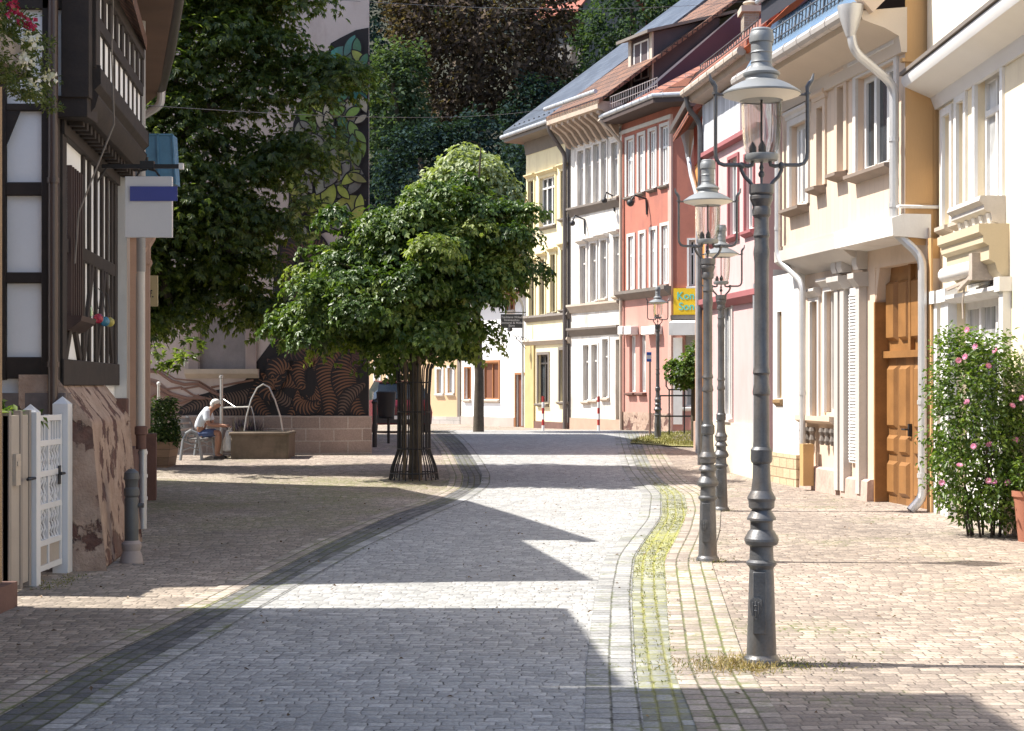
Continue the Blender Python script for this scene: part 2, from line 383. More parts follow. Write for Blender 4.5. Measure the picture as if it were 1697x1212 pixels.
# ---------------------------------------------------------------- ground
def edge(px):
    P = [G(*p) for p in px]; d = np.array([p[1] for p in P]); x = np.array([p[0] for p in P])
    o = np.argsort(d); d, x = d[o], x[o]
    k = (x[2]-x[0])/(d[2]-d[0]); d = np.concatenate([[1.0], d]); x = np.concatenate([[x[0]-k*(d[1]-1.0)], x])
    dd = np.linspace(1.0, 52, 700); xx = np.interp(dd, d, x)
    ker = np.hanning(31); ker /= ker.sum()
    xs = np.convolve(np.pad(xx, 15, 'edge'), ker, 'valid')
    return lambda y: np.interp(y, dd, xs)
eL1 = edge([(0,1190),(145,1105),(240,1060),(345,1007),(425,965),(540,905),(650,855),(725,830),(765,809),(768,790),(758,770),(748,750),(735,735),(722,722),(712,716)])
eL0 = edge([(75,1211),(190,1130),(300,1070),(400,1010),(480,965),(580,910),(700,855),(760,830),(797,806),(800,788),(790,768),(778,750),(766,735),(752,722),(742,716)])
eR0 = edge([(1065,1211),(1050,1110),(1044,985),(1050,925),(1070,895),(1095,860),(1096,820),(1075,800),(1058,780),(1046,752),(1040,735),(1036,722),(1034,716)])
eR1 = edge([(1160,1211),(1115,1110),(1105,970),(1102,930),(1130,880),(1141,845),(1135,820),(1100,800),(1083,780),(1070,752),(1064,735),(1060,722),(1058,716)])

def strip(name, f0, f1, m, lift, label=None, kind='structure', y0=1.2, y1=50, nx=2):
    ys = np.concatenate([np.arange(y0, 30, .2), np.arange(30, y1+.01, .5)]); mb = MB(); v = 0; uvs = []
    rows = []
    for i, y in enumerate(ys):
        a, b = float(f0(y)), float(f1(y)); c = (a+b)/2
        if i: v += math.hypot(y-ys[i-1], c-pc)
        pc = c; sl = (float(f0(y+.2))-float(f0(y-.2)))/.4; k = 1/math.hypot(1, sl)
        rows.append([(a+(b-a)*j/nx, y, gz(y)+lift, (a*k if False else (b-a)*j/nx*k), v) for j in range(nx+1)])
    me = bpy.data.meshes.new(name); V = [p[:3] for r in rows for p in r]; U = [p[3:] for r in rows for p in r]; n = nx+1
    Fs = [(i*n+j, i*n+j+1, (i+1)*n+j+1, (i+1)*n+j) for i in range(len(rows)-1) for j in range(nx)]
    me.from_pydata(V, [], Fs); uv = me.uv_layers.new(name='UV').data
    for l in me.loops: uv[l.index].uv = U[l.vertex_index]
    me.materials.append(m); o = bpy.data.objects.new(name, me); COL.objects.link(o); o['kind'] = kind
    if label: o['label'] = label
    return o
strip('road', lambda y: eL0(y)+.13, lambda y: eR0(y)-.16, M['road'], .010, nx=8)
strip('road_border', lambda y: eL0(y)-.01, lambda y: eL0(y)+.15, M['roadedge'], .014)
strip('road_border', lambda y: eR0(y)-.29, lambda y: eR0(y)+.01, M['roadedge'], .014)
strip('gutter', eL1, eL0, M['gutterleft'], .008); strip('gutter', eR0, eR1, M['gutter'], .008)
strip('mossy_paving', lambda y: -7.2, lambda y: eL1(y)-.2, M['mosspave'], .005, y0=1.2, y1=28.6, nx=8)
strip('pavement_border', lambda y: eL1(y)-.24, lambda y: eL1(y)+.01, M['paveedge'], .012)
strip('pavement_border', lambda y: eR1(y)-.01, lambda y: eR1(y)+.45, M['paveedge'], .012, nx=4)
def ground():
    xs = np.concatenate([[-400,-150,-60,-30], np.arange(-16, 16.1, 1.0), [30,60,150,400]]); ys = np.concatenate([[-200,-50,-10], np.arange(0, 62, .5), [70,90,130,200,420]])
    V = [(x, y, gz(y)) for y in ys for x in xs]; n = len(xs)
    Fs = [(i*n+j, i*n+j+1, (i+1)*n+j+1, (i+1)*n+j) for i in range(len(ys)-1) for j in range(n-1)]
    me = bpy.data.meshes.new('ground'); me.from_pydata(V, [], Fs); uv = me.uv_layers.new(name='UV').data
    for l in me.loops:
        v = me.vertices[l.vertex_index].co; uv[l.index].uv = (v.x, v.y)
    me.materials.append(M['pave']); o = bpy.data.objects.new('ground', me); COL.objects.link(o); o['kind'] = 'structure'
ground()
# wooded hillside behind the houses
def hill():
    xs = np.linspace(-120, 140, 53); ys = np.linspace(64, 230, 34)
    V = []
    for y in ys:
        for x in xs: V.append((x, y, gz(y)-.3+max(0, y-66)*.56+1.5*math.sin(x*.11+y*.07)*min(1, (y-64)/20)))
    n = len(xs); Fs = [(i*n+j, i*n+j+1, (i+1)*n+j+1, (i+1)*n+j) for i in range(len(ys)-1) for j in range(n-1)]
    me = bpy.data.meshes.new('hillside'); me.from_pydata(V, [], Fs); me.materials.append(mat('forest floor', (.03,.032,.018), .95, .5, .5, .6, 3))
    o = bpy.data.objects.new('hillside', me); COL.objects.link(o); o['kind'] = 'structure'
hill()
def hz(y): return gz(y)-.3+max(0, y-66)*.56

# ---------------------------------------------------------------- leaves
def kites(name, C, Nn, D, ln, wd, m, parent=None, fold=.25, mi=None):
    """many small folded leaves as one mesh: C centres (base of the leaf), Nn normals, D directions"""
    n = len(C); D = D/np.linalg.norm(D, axis=1, keepdims=True)
    S = np.cross(D, Nn); S /= np.linalg.norm(S, axis=1, keepdims=True)+1e-9; Nn = np.cross(S, D)
    ln = np.broadcast_to(ln, (n,))[:, None]; wd = np.broadcast_to(wd, (n,))[:, None]
    mid = C+D*ln*.45; dr = Nn*wd*fold
    P = np.stack([C, mid+S*wd*.5+dr, C+D*ln-Nn*ln*.12, mid-S*wd*.5+dr], 1).reshape(-1, 3)
    if parent is not None: P = P-np.array(wloc(parent))
    me = bpy.data.meshes.new(name); me.vertices.add(4*n); me.vertices.foreach_set('co', P.ravel())
    me.loops.add(6*n); me.polygons.add(2*n)
    i0 = np.arange(n)*4; idx = np.stack([i0, i0+1, i0+2, i0, i0+2, i0+3], 1)
    me.loops.foreach_set('vertex_index', idx.ravel().astype(np.int32))
    me.polygons.foreach_set('loop_start', (np.arange(2*n)*3).astype(np.int32)); me.polygons.foreach_set('loop_total', np.full(2*n, 3, np.int32))
    for q in (m if isinstance(m, list) else [m]): me.materials.append(q)
    if mi is not None: me.polygons.foreach_set('material_index', np.repeat(mi, 2).astype(np.int32))
    me.update(calc_edges=True); me.validate()
    o = bpy.data.objects.new(name, me); COL.objects.link(o)
    if parent is not None: o.parent = parent
    return o
def unit(n):
    v = RNG.normal(size=(n, 3)); return v/np.linalg.norm(v, axis=1, keepdims=True)
def clumps(cen, out, per, rad, squash=.6, up=.8, droop=.35):
    """leaf positions, normals, directions around clump centres; out = outward direction per clump"""
    n = len(cen)*per; c = np.repeat(cen, per, 0); o = np.repeat(out, per, 0)
    r = unit(n)*(RNG.random(n)**.5)[:, None]*np.repeat(np.broadcast_to(rad, (len(cen),)), per)[:, None]; r[:, 2] *= squash
    nn = unit(n)*.75+np.array((0, 0, up))+o*.45
    d = unit(n)+o*.6+r/np.linalg.norm(r, axis=1, keepdims=True)*.8-np.array((0, 0, droop)); d = d-nn*((d*nn).sum(1)/(nn*nn).sum(1))[:, None]
    return c+r, nn, d
def domes(cen, out, per, rad, flat=.55, lift=.35):
    """leaves laid over small dome shaped sprays, so each spray has a bright top and a dark underside"""
    n = len(cen)*per; c = np.repeat(cen, per, 0); o = np.repeat(out, per, 0); R = np.repeat(np.broadcast_to(rad, (len(cen),)), per)[:, None]
    a = RNG.uniform(0, 2*np.pi, n); u = RNG.random(n)**.6; ax = o*.6+np.array((0, 0, .9)); ax /= np.linalg.norm(ax, axis=1, keepdims=True)
    e1 = np.cross(ax, unit(1)+0*ax); e1 /= np.linalg.norm(e1, axis=1, keepdims=True); e2 = np.cross(ax, e1)
    rad_ = e1*np.cos(a)[:, None]+e2*np.sin(a)[:, None]
    p = c+R*(rad_*u[:, None]+ax*(flat*(1-u**2)-lift)[:, None])+RNG.normal(size=(n, 3))*R*.10
    nn = ax+rad_*(u*.9)[:, None]+RNG.normal(size=(n, 3))*.35; d = rad_-ax*(.25+.5*u)[:, None]+RNG.normal(size=(n, 3))*.35
    d = d-nn*((d*nn).sum(1)/(nn*nn).sum(1))[:, None]; return p, nn, d
def boughs(P, d0, thick, nb, per, R, soft, shell, flat=.5, jit=.0):
    """clump centres gathered on boughs, so the crown has lit masses with dark gaps between them"""
    B, o = crown_points(P, d0, thick, nb, soft, shell); B = B+RNG.normal(size=B.shape)*jit; q = unit(nb*per); q[:, 2] = np.abs(q[:, 2])*1.2-.35; r = RNG.random(nb*per)**.35
    Rr = np.repeat(R*RNG.uniform(.65, 1.2, nb), per)[:, None]; W = np.repeat(B, per, 0)+q*np.array((1, .8, flat))*r[:, None]*Rr
    oo = q+np.repeat(o, per, 0)*.5; oo /= np.linalg.norm(oo, axis=1, keepdims=True); return W, oo
def palmate(C, Nn, D, ln, k=5, spread=1.1):
    Nn = Nn/np.linalg.norm(Nn, axis=1, keepdims=True); D = D/(np.linalg.norm(D, axis=1, keepdims=True)+1e-9); S = np.cross(Nn, D)
    a = np.linspace(-spread, spread, k); n = len(C)
    dd = (D[:, None, :]*np.cos(a)[None, :, None]+S[:, None, :]*np.sin(a)[None, :, None]).reshape(-1, 3)
    l = np.repeat(np.broadcast_to(ln, (n,)), k)*np.tile(1-.35*np.abs(a)/spread, n)
    return np.repeat(C, k, 0), np.repeat(Nn, k, 0), dd, l
def inpoly(x, y, P):
    c = np.zeros(x.shape, bool); n = len(P)
    for i in range(n):
        x0, y0 = P[i]; x1, y1 = P[(i+1) % n]
        q = ((y0 > y) != (y1 > y)) & (x < (x1-x0)*(y-y0)/((y1-y0) or 1e-9)+x0); c ^= q
    return c
def pdist(x, y, P):
    d = np.full(x.shape, 1e9); n = len(P)
    for i in range(n):
        a = np.array(P[i], float); b = np.array(P[(i+1) % n], float); ab = b-a
        t = np.clip(((x-a[0])*ab[0]+(y-a[1])*ab[1])/(ab@ab), 0, 1)
        d = np.minimum(d, np.hypot(x-a[0]-t*ab[0], y-a[1]-t*ab[1]))
    return d
def crown_points(P, d0, thick, n, soft=110., shell=.6, dy=0.):
    """clump centres filling a rounded volume whose silhouette at distance d0 is the outline P"""
    P = np.array(P, float); lo, hi = P.min(0), P.max(0); out = []
    while sum(map(len, out)) < n:
        x = RNG.uniform(lo[0], hi[0], n*3); y = RNG.uniform(lo[1], hi[1], n*3); k = inpoly(x, y, P); x, y = x[k], y[k]
        t = thick*np.sqrt(np.clip(pdist(x, y, P)/soft, 0.02, 1))
        u = RNG.uniform(-1, 1, len(x)); s = np.sign(u)*np.abs(u)**shell
        out.append(np.stack([x, y, s*t, s], 1))
    q = np.concatenate(out)[:n]; px, py = q[:, 0], q[:, 1]
    W = np.stack([(px-CX)/F_PX*d0, d0+q[:, 2], HC+(HY-py)/F_PX*d0], 1)
    cen = W.mean(0); o = W-cen; o[:, 1] *= 1.4; o /= np.linalg.norm(o, axis=1, keepdims=True)+1e-9
    return W, o
def trunk(name, pts, rad, m, parent, n=10):
    mb = MB(); mb.tube(pts, rad, n); return mb
M['bark'] = mat('grey brown bark', (.085,.068,.05), .9, .4, 6, .9, 25)
M['chestnut'] = leafmat('chestnut leaves', (.035,.058,.018), (.07,.105,.03), (.14,.175,.06), .52, .34, .5, (2.4, 2.4, .8))
M['maple'] = leafmat('maple leaves', (.045,.085,.018), (.09,.15,.03), (.19,.25,.06), .3, .42, .4)
M['yellowleaf'] = leafmat('young lime green leaves', (.19,.235,.10), (.26,.305,.15), (.34,.385,.21), .3, .5)
M['hibiscus'] = leafmat('hibiscus leaves', (.045,.085,.018), (.085,.145,.03), (.16,.22,.045), .4, .4)
M['hedge'] = leafmat('shrub leaves', (.02,.045,.012), (.045,.085,.02), (.09,.13,.035), .3, .5)
M['woodgreen'] = leafmat('forest leaves', (.02,.042,.024), (.046,.08,.042), (.095,.135,.066), .3, .8, .15)  # hill leaf colours from here lightened and tinted blue in place of haze
M['woodpale'] = leafmat('pale forest leaves', (.035,.06,.034), (.065,.10,.056), (.11,.15,.08), .3, .8, .15)
M['wooddark'] = leafmat('dark haze tinted leaves', (.013,.025,.028), (.023,.044,.043), (.045,.075,.062), .2, .9, .08)  # blue of haze and shadow mixed into the dark leaf colour
M['beech'] = leafmat('copper beech leaves', (.035,.026,.025), (.075,.055,.045), (.145,.105,.075), .25, .8, .15)  # brown greyed and lightened to stand for haze
M['conifer'] = leafmat('blue needles', (.03,.05,.042), (.055,.085,.068), (.08,.115,.09), .15, .7)
M['boxleaf'] = leafmat('window box leaves', (.05,.08,.02), (.09,.12,.035), (.17,.19,.07), .35, .5)
M['maplelight'] = leafmat('young maple shoots', (.13,.18,.035), (.21,.27,.065), (.32,.36,.12), .4, .45)
M['mapledark'] = leafmat('old maple leaves', (.03,.06,.014), (.06,.11,.024), (.11,.17,.04), .28, .4, .4)
# ---------------------------------------------------------------- building kit
def wall_cells(mb, a0, a1, c0, c1, holes, b=0., rev=.22):
    A = sorted({a0, a1, *[min(max(h[i], a0), a1) for h in holes for i in (0, 1)]}); C = sorted({c0, c1, *[min(max(h[i], c0), c1) for h in holes for i in (2, 3)]})
    for i in range(len(A)-1):
        for j in range(len(C)-1):
            x, z = (A[i]+A[i+1])/2, (C[j]+C[j+1])/2
            if any(h[0] < x < h[1] and h[2] < z < h[3] for h in holes): continue
            mb.quad((A[i],b,C[j]),(A[i+1],b,C[j]),(A[i+1],b,C[j+1]),(A[i],b,C[j+1]))
    for h in holes:
        x0, x1, z0, z1 = h[:4]; e = b-rev
        mb.quad((x0,b,z0),(x0,e,z0),(x0,e,z1),(x0,b,z1)); mb.quad((x1,e,z0),(x1,b,z0),(x1,b,z1),(x1,e,z1))
        mb.quad((x0,e,z1),(x1,e,z1),(x1,b,z1),(x0,b,z1)); mb.quad((x0,b,z0),(x1,b,z0),(x1,e,z0),(x0,e,z0))
def window(F, par, h, b=0., dep=.1, fw=.055, nv=1, tr=.3, fm=None, pm=None, sill=None, sm=None, sur=0, surm=None, head=0, bars=0, proud=.035):
    x0, x1, z0, z1 = h; fm = fm or M['whitetrim']; pm = pm or M['glass']; W, H = x1-x0, z1-z0
    f = MB(F); f0, f1 = b-dep-.06, b-dep
    f.box(x0, x0+fw, f0, f1, z0, z1); f.box(x1-fw, x1, f0, f1, z0, z1); f.box(x0+fw, x1-fw, f0+.002, f1-.002, z0, z0+fw); f.box(x0+fw, x1-fw, f0+.002, f1-.002, z1-fw, z1)
    for i in range(nv):
        x = x0+W*(i+1)/(nv+1); f.box(x-fw*.5, x+fw*.5, f0+.004, f1+.012, z0+fw, z1-fw)
    if tr: zt = z1-H*tr; f.box(x0+fw, x1-fw, f0+.006, f1+.018, zt-fw*.5, zt+fw*.5)
    for i in range(bars):
        z = z0+(z1-H*(tr or 0)-z0)*(i+1)/(bars+1); f.box(x0+fw, x1-fw, f0+.008, f1-.006, z-.013, z+.013)
    o = f.build('window', fm, par)
    p = MB(F); p.box(x0+fw*.5, x1-fw*.5, b-dep-.05, b-dep-.04, z0+fw*.5, z1-fw*.5); p.build('pane', pm, o)
    if sill:
        s = MB(F); s.run([(b-dep,-.02),(b+sill,-.05),(b+sill,-.1),(b+sill*.6,-.13),(b+.001,-.16),(b-dep,-.16)], x0-.07, x1+.07, z0+.02); s.build('sill', sm or fm, o)
    if sur:
        s = MB(F); pr = b+proud
        s.box(x0-sur, x0+.002, b-.01, pr, z0, z1); s.box(x1-.002, x1+sur, b-.01, pr, z0, z1); s.box(x0-sur, x1+sur, b-.01, pr, z1-.002, z1+sur)
        if head: s.run([(b,0),(b+.05,0),(b+head*.6,.05),(b+head,.09),(b+head,.13),(b,.16)], x0-sur-.04, x1+sur+.04, z1+sur+.001)
        s.build('surround', surm or fm, o)
    return o
def body(F, root, zb, ze, holes, wm, D, rise, b=0., a0=0., a1=None, name='wall', gm=None, rev=.22):
    a1 = F.L if a1 is None else a1; mb = MB(F); wall_cells(mb, a0, a1, zb, ze, holes, b, rev)
    for a in (a0, a1): mb.quad((a,b,zb),(a,b,ze),(a,b-D/2,ze+rise),(a,b-D,ze),(a,b-D,zb))
    mb.quad((a0,b-D,zb),(a1,b-D,zb),(a1,b-D,ze),(a0,b-D,ze))
    return mb.build(name, wm, root, flat=True)
def gable_roof(F, root, ze, D, rise, m, ov=.5, ovs=(.15, .15), t=.13, b=0., a0=0., a1=None, kick=0.):
    a1 = F.L if a1 is None else a1; k = rise/(D/2); mb = MB(F); A0, A1 = a0-ovs[0], a1+ovs[1]
    e = .10
    mb.slab([(A0,b+ov,ze-ov*k+e+kick),(A1,b+ov,ze-ov*k+e+kick),(A1,b-D/2,ze+rise+e),(A0,b-D/2,ze+rise+e)], t)
    mb.slab([(A0,b-D/2,ze+rise+e),(A1,b-D/2,ze+rise+e),(A1,b-D-ov,ze-ov*k+e),(A0,b-D-ov,ze-ov*k+e)], t)
    mb.tube([(A0,b-D/2,ze+rise+e),(A1,b-D/2,ze+rise+e)], .11, 8)
    return mb.build('roof', m, root, flat=True)
def gutter(F, root, P, m=None, r=.075, parent=None):
    mb = MB(F); P = [Vector(p) for p in P]; mb.tube(P, r, 10)
    for i in range(len(P)-1):                           # bracket rings
        n = max(1, int((P[i+1]-P[i]).length/.55))
        for j in range(n):
            q = P[i].lerp(P[i+1], (j+.5)/n); d = (P[i+1]-P[i]).normalized(); mb.tube([q-d*.012, q+d*.012], r*1.12, 10)
    return mb.build('rain_gutter', m or M['zinc'], parent or root)
def pipe(F, root, P, m=None, r=.05, clamps=(), name='downpipe'):
    mb = MB(F); Q = []
    P = [Vector(p) for p in P]
    for i, p in enumerate(P):                            # rounded elbows
        if 0 < i < len(P)-1:
            a, c = (P[i-1]-p), (P[i+1]-p); k = min(.16, a.length*.45, c.length*.45)
            s, e = p+a.normalized()*k, p+c.normalized()*k
            for t in (0, .25, .5, .75, 1): Q.append(s*(1-t)**2+p*2*t*(1-t)+e*t*t)
        else: Q.append(p)
    mb.tube(Q, r, 10)
    for c in clamps:
        c = Vector(c); mb.tube([c-Vector((0,0,.03)), c+Vector((0,0,.03))], r*1.18, 10)
    return mb.build(name, m or M['zinc'], root)
def band(F, root, name, px0, py0, px1, py1, prof, m, a0=None, a1=None):
    """a string course whose top passes two photo points on the wall"""
    s0, z0 = F.at(px0, py0); s1, z1 = F.at(px1, py1); z = (z0+z1)/2
    mb = MB(F); mb.run(prof, 0. if a0 is None else a0, F.L if a1 is None else a1, z); return mb.build(name, m, root)
def house(name, label, F, cat='house', group=None):
    o = F(F.L/2, 0, 0); return thing(name, label, cat, (o[0], o[1], gz(o[1])), group)
M['trimdark'] = mat('brown grey trim', (.17,.145,.125), .75, .15, 3, .1)
M['trimpale'] = mat('pale sandstone trim', (.46,.39,.32), .8, .15, 3, .2)
ROWS = 'old houses along the right side of the street'

# ================================================================ yellow house (far)
FG = Fac(pt(872, 58.5), pt(946, 55.1))
def yellow_house():
    F = FG; r = house('yellow_house', 'pale yellow three storey house with dark window frames and grey slate roof', F)
    wm = mat('pale yellow render', (.76,.67,.44), .85, .07, 1, .15, 40, dirt=(.55,.45,.28), damt=.45)
    top = [(876,885,300,385),(895,920,293,374),(930,939,283,361)]; mid = [(878,886,441,525),(895,903,430,521),(913,921,422,517),(931,939,414,512)]; gr = [(892,909,588,668),(928,943,580,665)]
    H = [F.rect(*q) for q in top+mid+gr]; ze = F.at(908, 226)[1]
    body(F, r, -.4, ze, H, wm, 14, 6)
    dk = mat('dark brown window frame', (.06,.05,.045), .5, .15)
    for i, h in enumerate(H):
        t = i < 3; window(F, r, h, nv=2 if i == 1 else (1 if i > 6 else 0), tr=.22 if t else .18, fm=M['whitetrim'] if i == 1 else dk, pm=M['glass'], sill=.14, sm=M['trimdark'], sur=.1, surm=M['trimdark'] if i > 6 else mat_y, head=.16 if i < 7 else 0, fw=.06)
    for a, b_, c, d in ((872,531,946,511),(872,570,946,552)):
        band(F, r, 'string_course', a, b_, c, d, [(-.02,0),(.14,0),(.17,-.08),(.12,-.12),(.06,-.22),(-.02,-.24)], M['trimdark'] if b_ < 540 else M['trimpale'])
    mb = MB(F); mb.run([(-.02,0),(.78,.02),(.78,.14),(-.02,.14)], -.3, F.L, ze+.001); mb.run([(-.02,0),(.1,0),(.06,-.25),(.03,-.45),(-.02,-.45)], 0, F.L, ze-.002); mb.build('eaves_soffit', M['trimdark'], r)
    s0 = F.s(875); mb = MB(F); mb.box(.02, F.s(887), -.02, .07, gz(57)-.2, F.at(880, 572)[1]); mb.build('corner_pilaster', mat('ochre pilaster', (.45,.36,.17), .85), r)
    mb = MB(F); mb.box(0, F.L, -.02, .05, -.4, F.at(908, 699)[1]); mb.build('plinth', M['redstone'], r)
    k = 5/4.5; R = gable_roof(F, r, ze+.14, 14, 6, M['slate'], ov=.78, ovs=(.35, .05), kick=.85)
    gutter(F, r, [(-.4, .84, ze+.22), (F.L, .84, ze+.22)], M['zinc'])
    zb = F.at(946, 226)[1]; a = F.L-.16
    pipe(F, r, [(a,.82,ze+.15),(a,.75,ze-.15),(a,.16,ze-.9),(a,.16,gz(55))], M['darkpipe'], .075)
    mb = MB(F); mb.box(F.L-.36, F.L-.01, -.02, .035, gz(55)-.2, ze-.3); mb.build('corner_strip', M['darkpipe'], r)
    mb = MB(F)                                          # snow guard on the eave
    for i in range(9): a = .2+i*.42; mb.box(a, a+.05, .55, .6, ze+.2, ze+.62)
    mb.build('snow_guard', M['iron'], r)
mat_y = mat('yellow surround', (.66,.55,.32), .8, .08)
yellow_house()

# ================================================================ white ornate house
FH = Fac(pt(946, 55.1), pt(1030, 51.8))
def white_house():
    F = FH; r = house('weathered_white_house', 'weathered white three storey house with bracketed cornice and dormer', F)
    wm = mat('weathered white render', (.66,.63,.58), .88, .12, 1.6, .25, 40, dirt=(.30,.26,.23), ds=1.6, damt=.75)
    top = [(958,968,250,344),(971,981,245,340),(984,994,239,335),(997,1006,234,331),(1014,1025,236,325)]; mid = [(962,972,408,505),(979,989,403,499),(996,1006,398,494),(1018,1027,392,489)]; gr = [(967,977,572,664),(981,991,571,662),(999,1009,562,659)]
    H = [F.rect(*q) for q in top+mid+gr]; D_ = F.rect(1020, 1028, 563, 709); ze = F.at(985, 196)[1]
    body(F, r, -.4, ze, H+[D_], wm, 14, 5.7)
    # the tall plum coloured gable wall towards the camera
    gw = mat('plum render', (.125,.055,.07), .9, .12, 1.2, .2); mb = MB(F); a = F.L+.012; zb = F.at(1030, 260)[1]
    mb.prism([(a, 0)], 0, 0) if False else mb.quad((a,-.15,zb-1.5),(a,-14,zb-1.5),(a,-14,ze),(a,-7,ze+5.7),(a,-.15,ze)); mb.build('gable_wall', gw, r, flat=True)
    for i, h in enumerate(H): window(F, r, h, nv=0 if i < 5 else 1, tr=.3, fm=mat_w, pm=M['curtain'] if i > 4 else M['palepane'], sill=.12 if i > 3 else .06, sm=M['trimpale'], sur=.07, surm=M['whitetrim'] if i > 8 else mat_w, head=.2 if 4 < i < 9 else (.08 if i < 5 else 0), fw=.05)
    for a_, b_, c, d, m_ in ((946,350,1029,324,'trimdark'),(952,511,1029,492,'trimpale'),(952,550,1029,533,'trimdark')):
        band(F, r, 'string_course', a_, b_, c, d, [(-.02,0),(.2,0),(.2,-.07),(.12,-.14),(.05,-.28),(-.02,-.3)], M[m_])
    d = MB(F); x0, x1, z0, z1 = D_; d.box(x0, x1, -.2, -.14, z0, z1); d.build('door', mat('tan door', (.30,.22,.14), .6), r)
    cm = mat('carved cornice', (.42,.33,.26), .85, .2, 4, .3); mb = MB(F); mb.run([(-.02,.05),(.1,.05),(.75,.5),(.95,.55),(.95,.8),(-.02,.8)], 0, F.L+.1, ze-.6); co_ = mb.build('cornice', cm, r)
    for i in range(9):
        a = .14+i*(F.L-.22)/8; q = MB(F); q.run([(.09,-.25),(.2,-.2),(.5,.2),(.86,.42),(.86,.56),(.09,.3)], a-.07, a+.07, ze-.6); q.build('bracket', cm, co_)
    mb = MB(F); mb.box(0.02, F.L-.02, -.02, .03, F.at(985, 232)[1], ze-.62); mb.build('frieze', mat('stained frieze', (.30,.30,.31), .85, .4, 5, .2), r)
    gable_roof(F, r, ze+.2, 14, 5.7, M['browntile'], ov=.95, ovs=(.05, .2), kick=.7)
    gutter(F, r, [(0, 1.02, ze+.5), (F.L+.1, 1.02, ze+.5)], M['zinc'])
    mb = MB(F); mb.box(0, F.L, -.02, .05, -.4, F.at(985, 694)[1]); mb.build('plinth', M['sandstone'], r)
    # dormer with a long shed roof
    a0, a1, bz = 1.9, 3.5, -1.3; zf = ze+.95; mb = MB(F); zt = zf+1.75
    mb.quad((a1,bz,zf-.3),(a1,bz,zt),(a1,bz-2.6,zt+.75),(a1,bz-2.6,zf+1.8)); mb.quad((a0,bz,zf-.3),(a0,bz-2.6,zf+1.8),(a0,bz-2.6,zt+.75),(a0,bz,zt))
    mb.quad((a0,bz,zf-.3),(a1,bz,zf-.3),(a1,bz,zt),(a0,bz,zt)); dm = mb.build('dormer', mat('dark dormer cladding', (.075,.055,.06), .8), r, flat=True)
    mb = MB(F); mb.slab([(a0-.35,bz+.35,zt+.02),(a1+.2,bz+.35,zt+.02),(a1+.2,bz-3.2,zt+1.05),(a0-.35,bz-3.2,zt+1.05)], .1); mb.build('dormer_roof', M['trimdark'], dm, flat=True)
    window(F, dm, (a0+.3, a1-.3, zf+.3, zt-.15), b=bz+.12, nv=1, tr=0, fm=M['whitetrim'])
    mb = MB(F)
    for a in (a0+.08, a1-.08): mb = MB(F); mb.box(a-.09, a+.09, bz, bz+.06, zf-.2, zt); mb.build('corner_board', M['trimpale'], dm)
    for py, b_ in ((364, .25), (326, .2)):               # two arm brackets for lost lamps
        px = 970 if py == 364 else 1019; a, z = F.at(px, py); q = MB(F); q.tube([(a,.02,z-.5),(a,.04,z),(a,b_*1.6,z+.12),(a,b_*2,z-.1)], .03, 6); q.ball((a,b_*2,z-.15), .1); q.build('wall_lamp', M['black'], r)
mat_w = mat('grey white frame', (.60,.56,.52), .7, .12, 4, .1)
white_house()

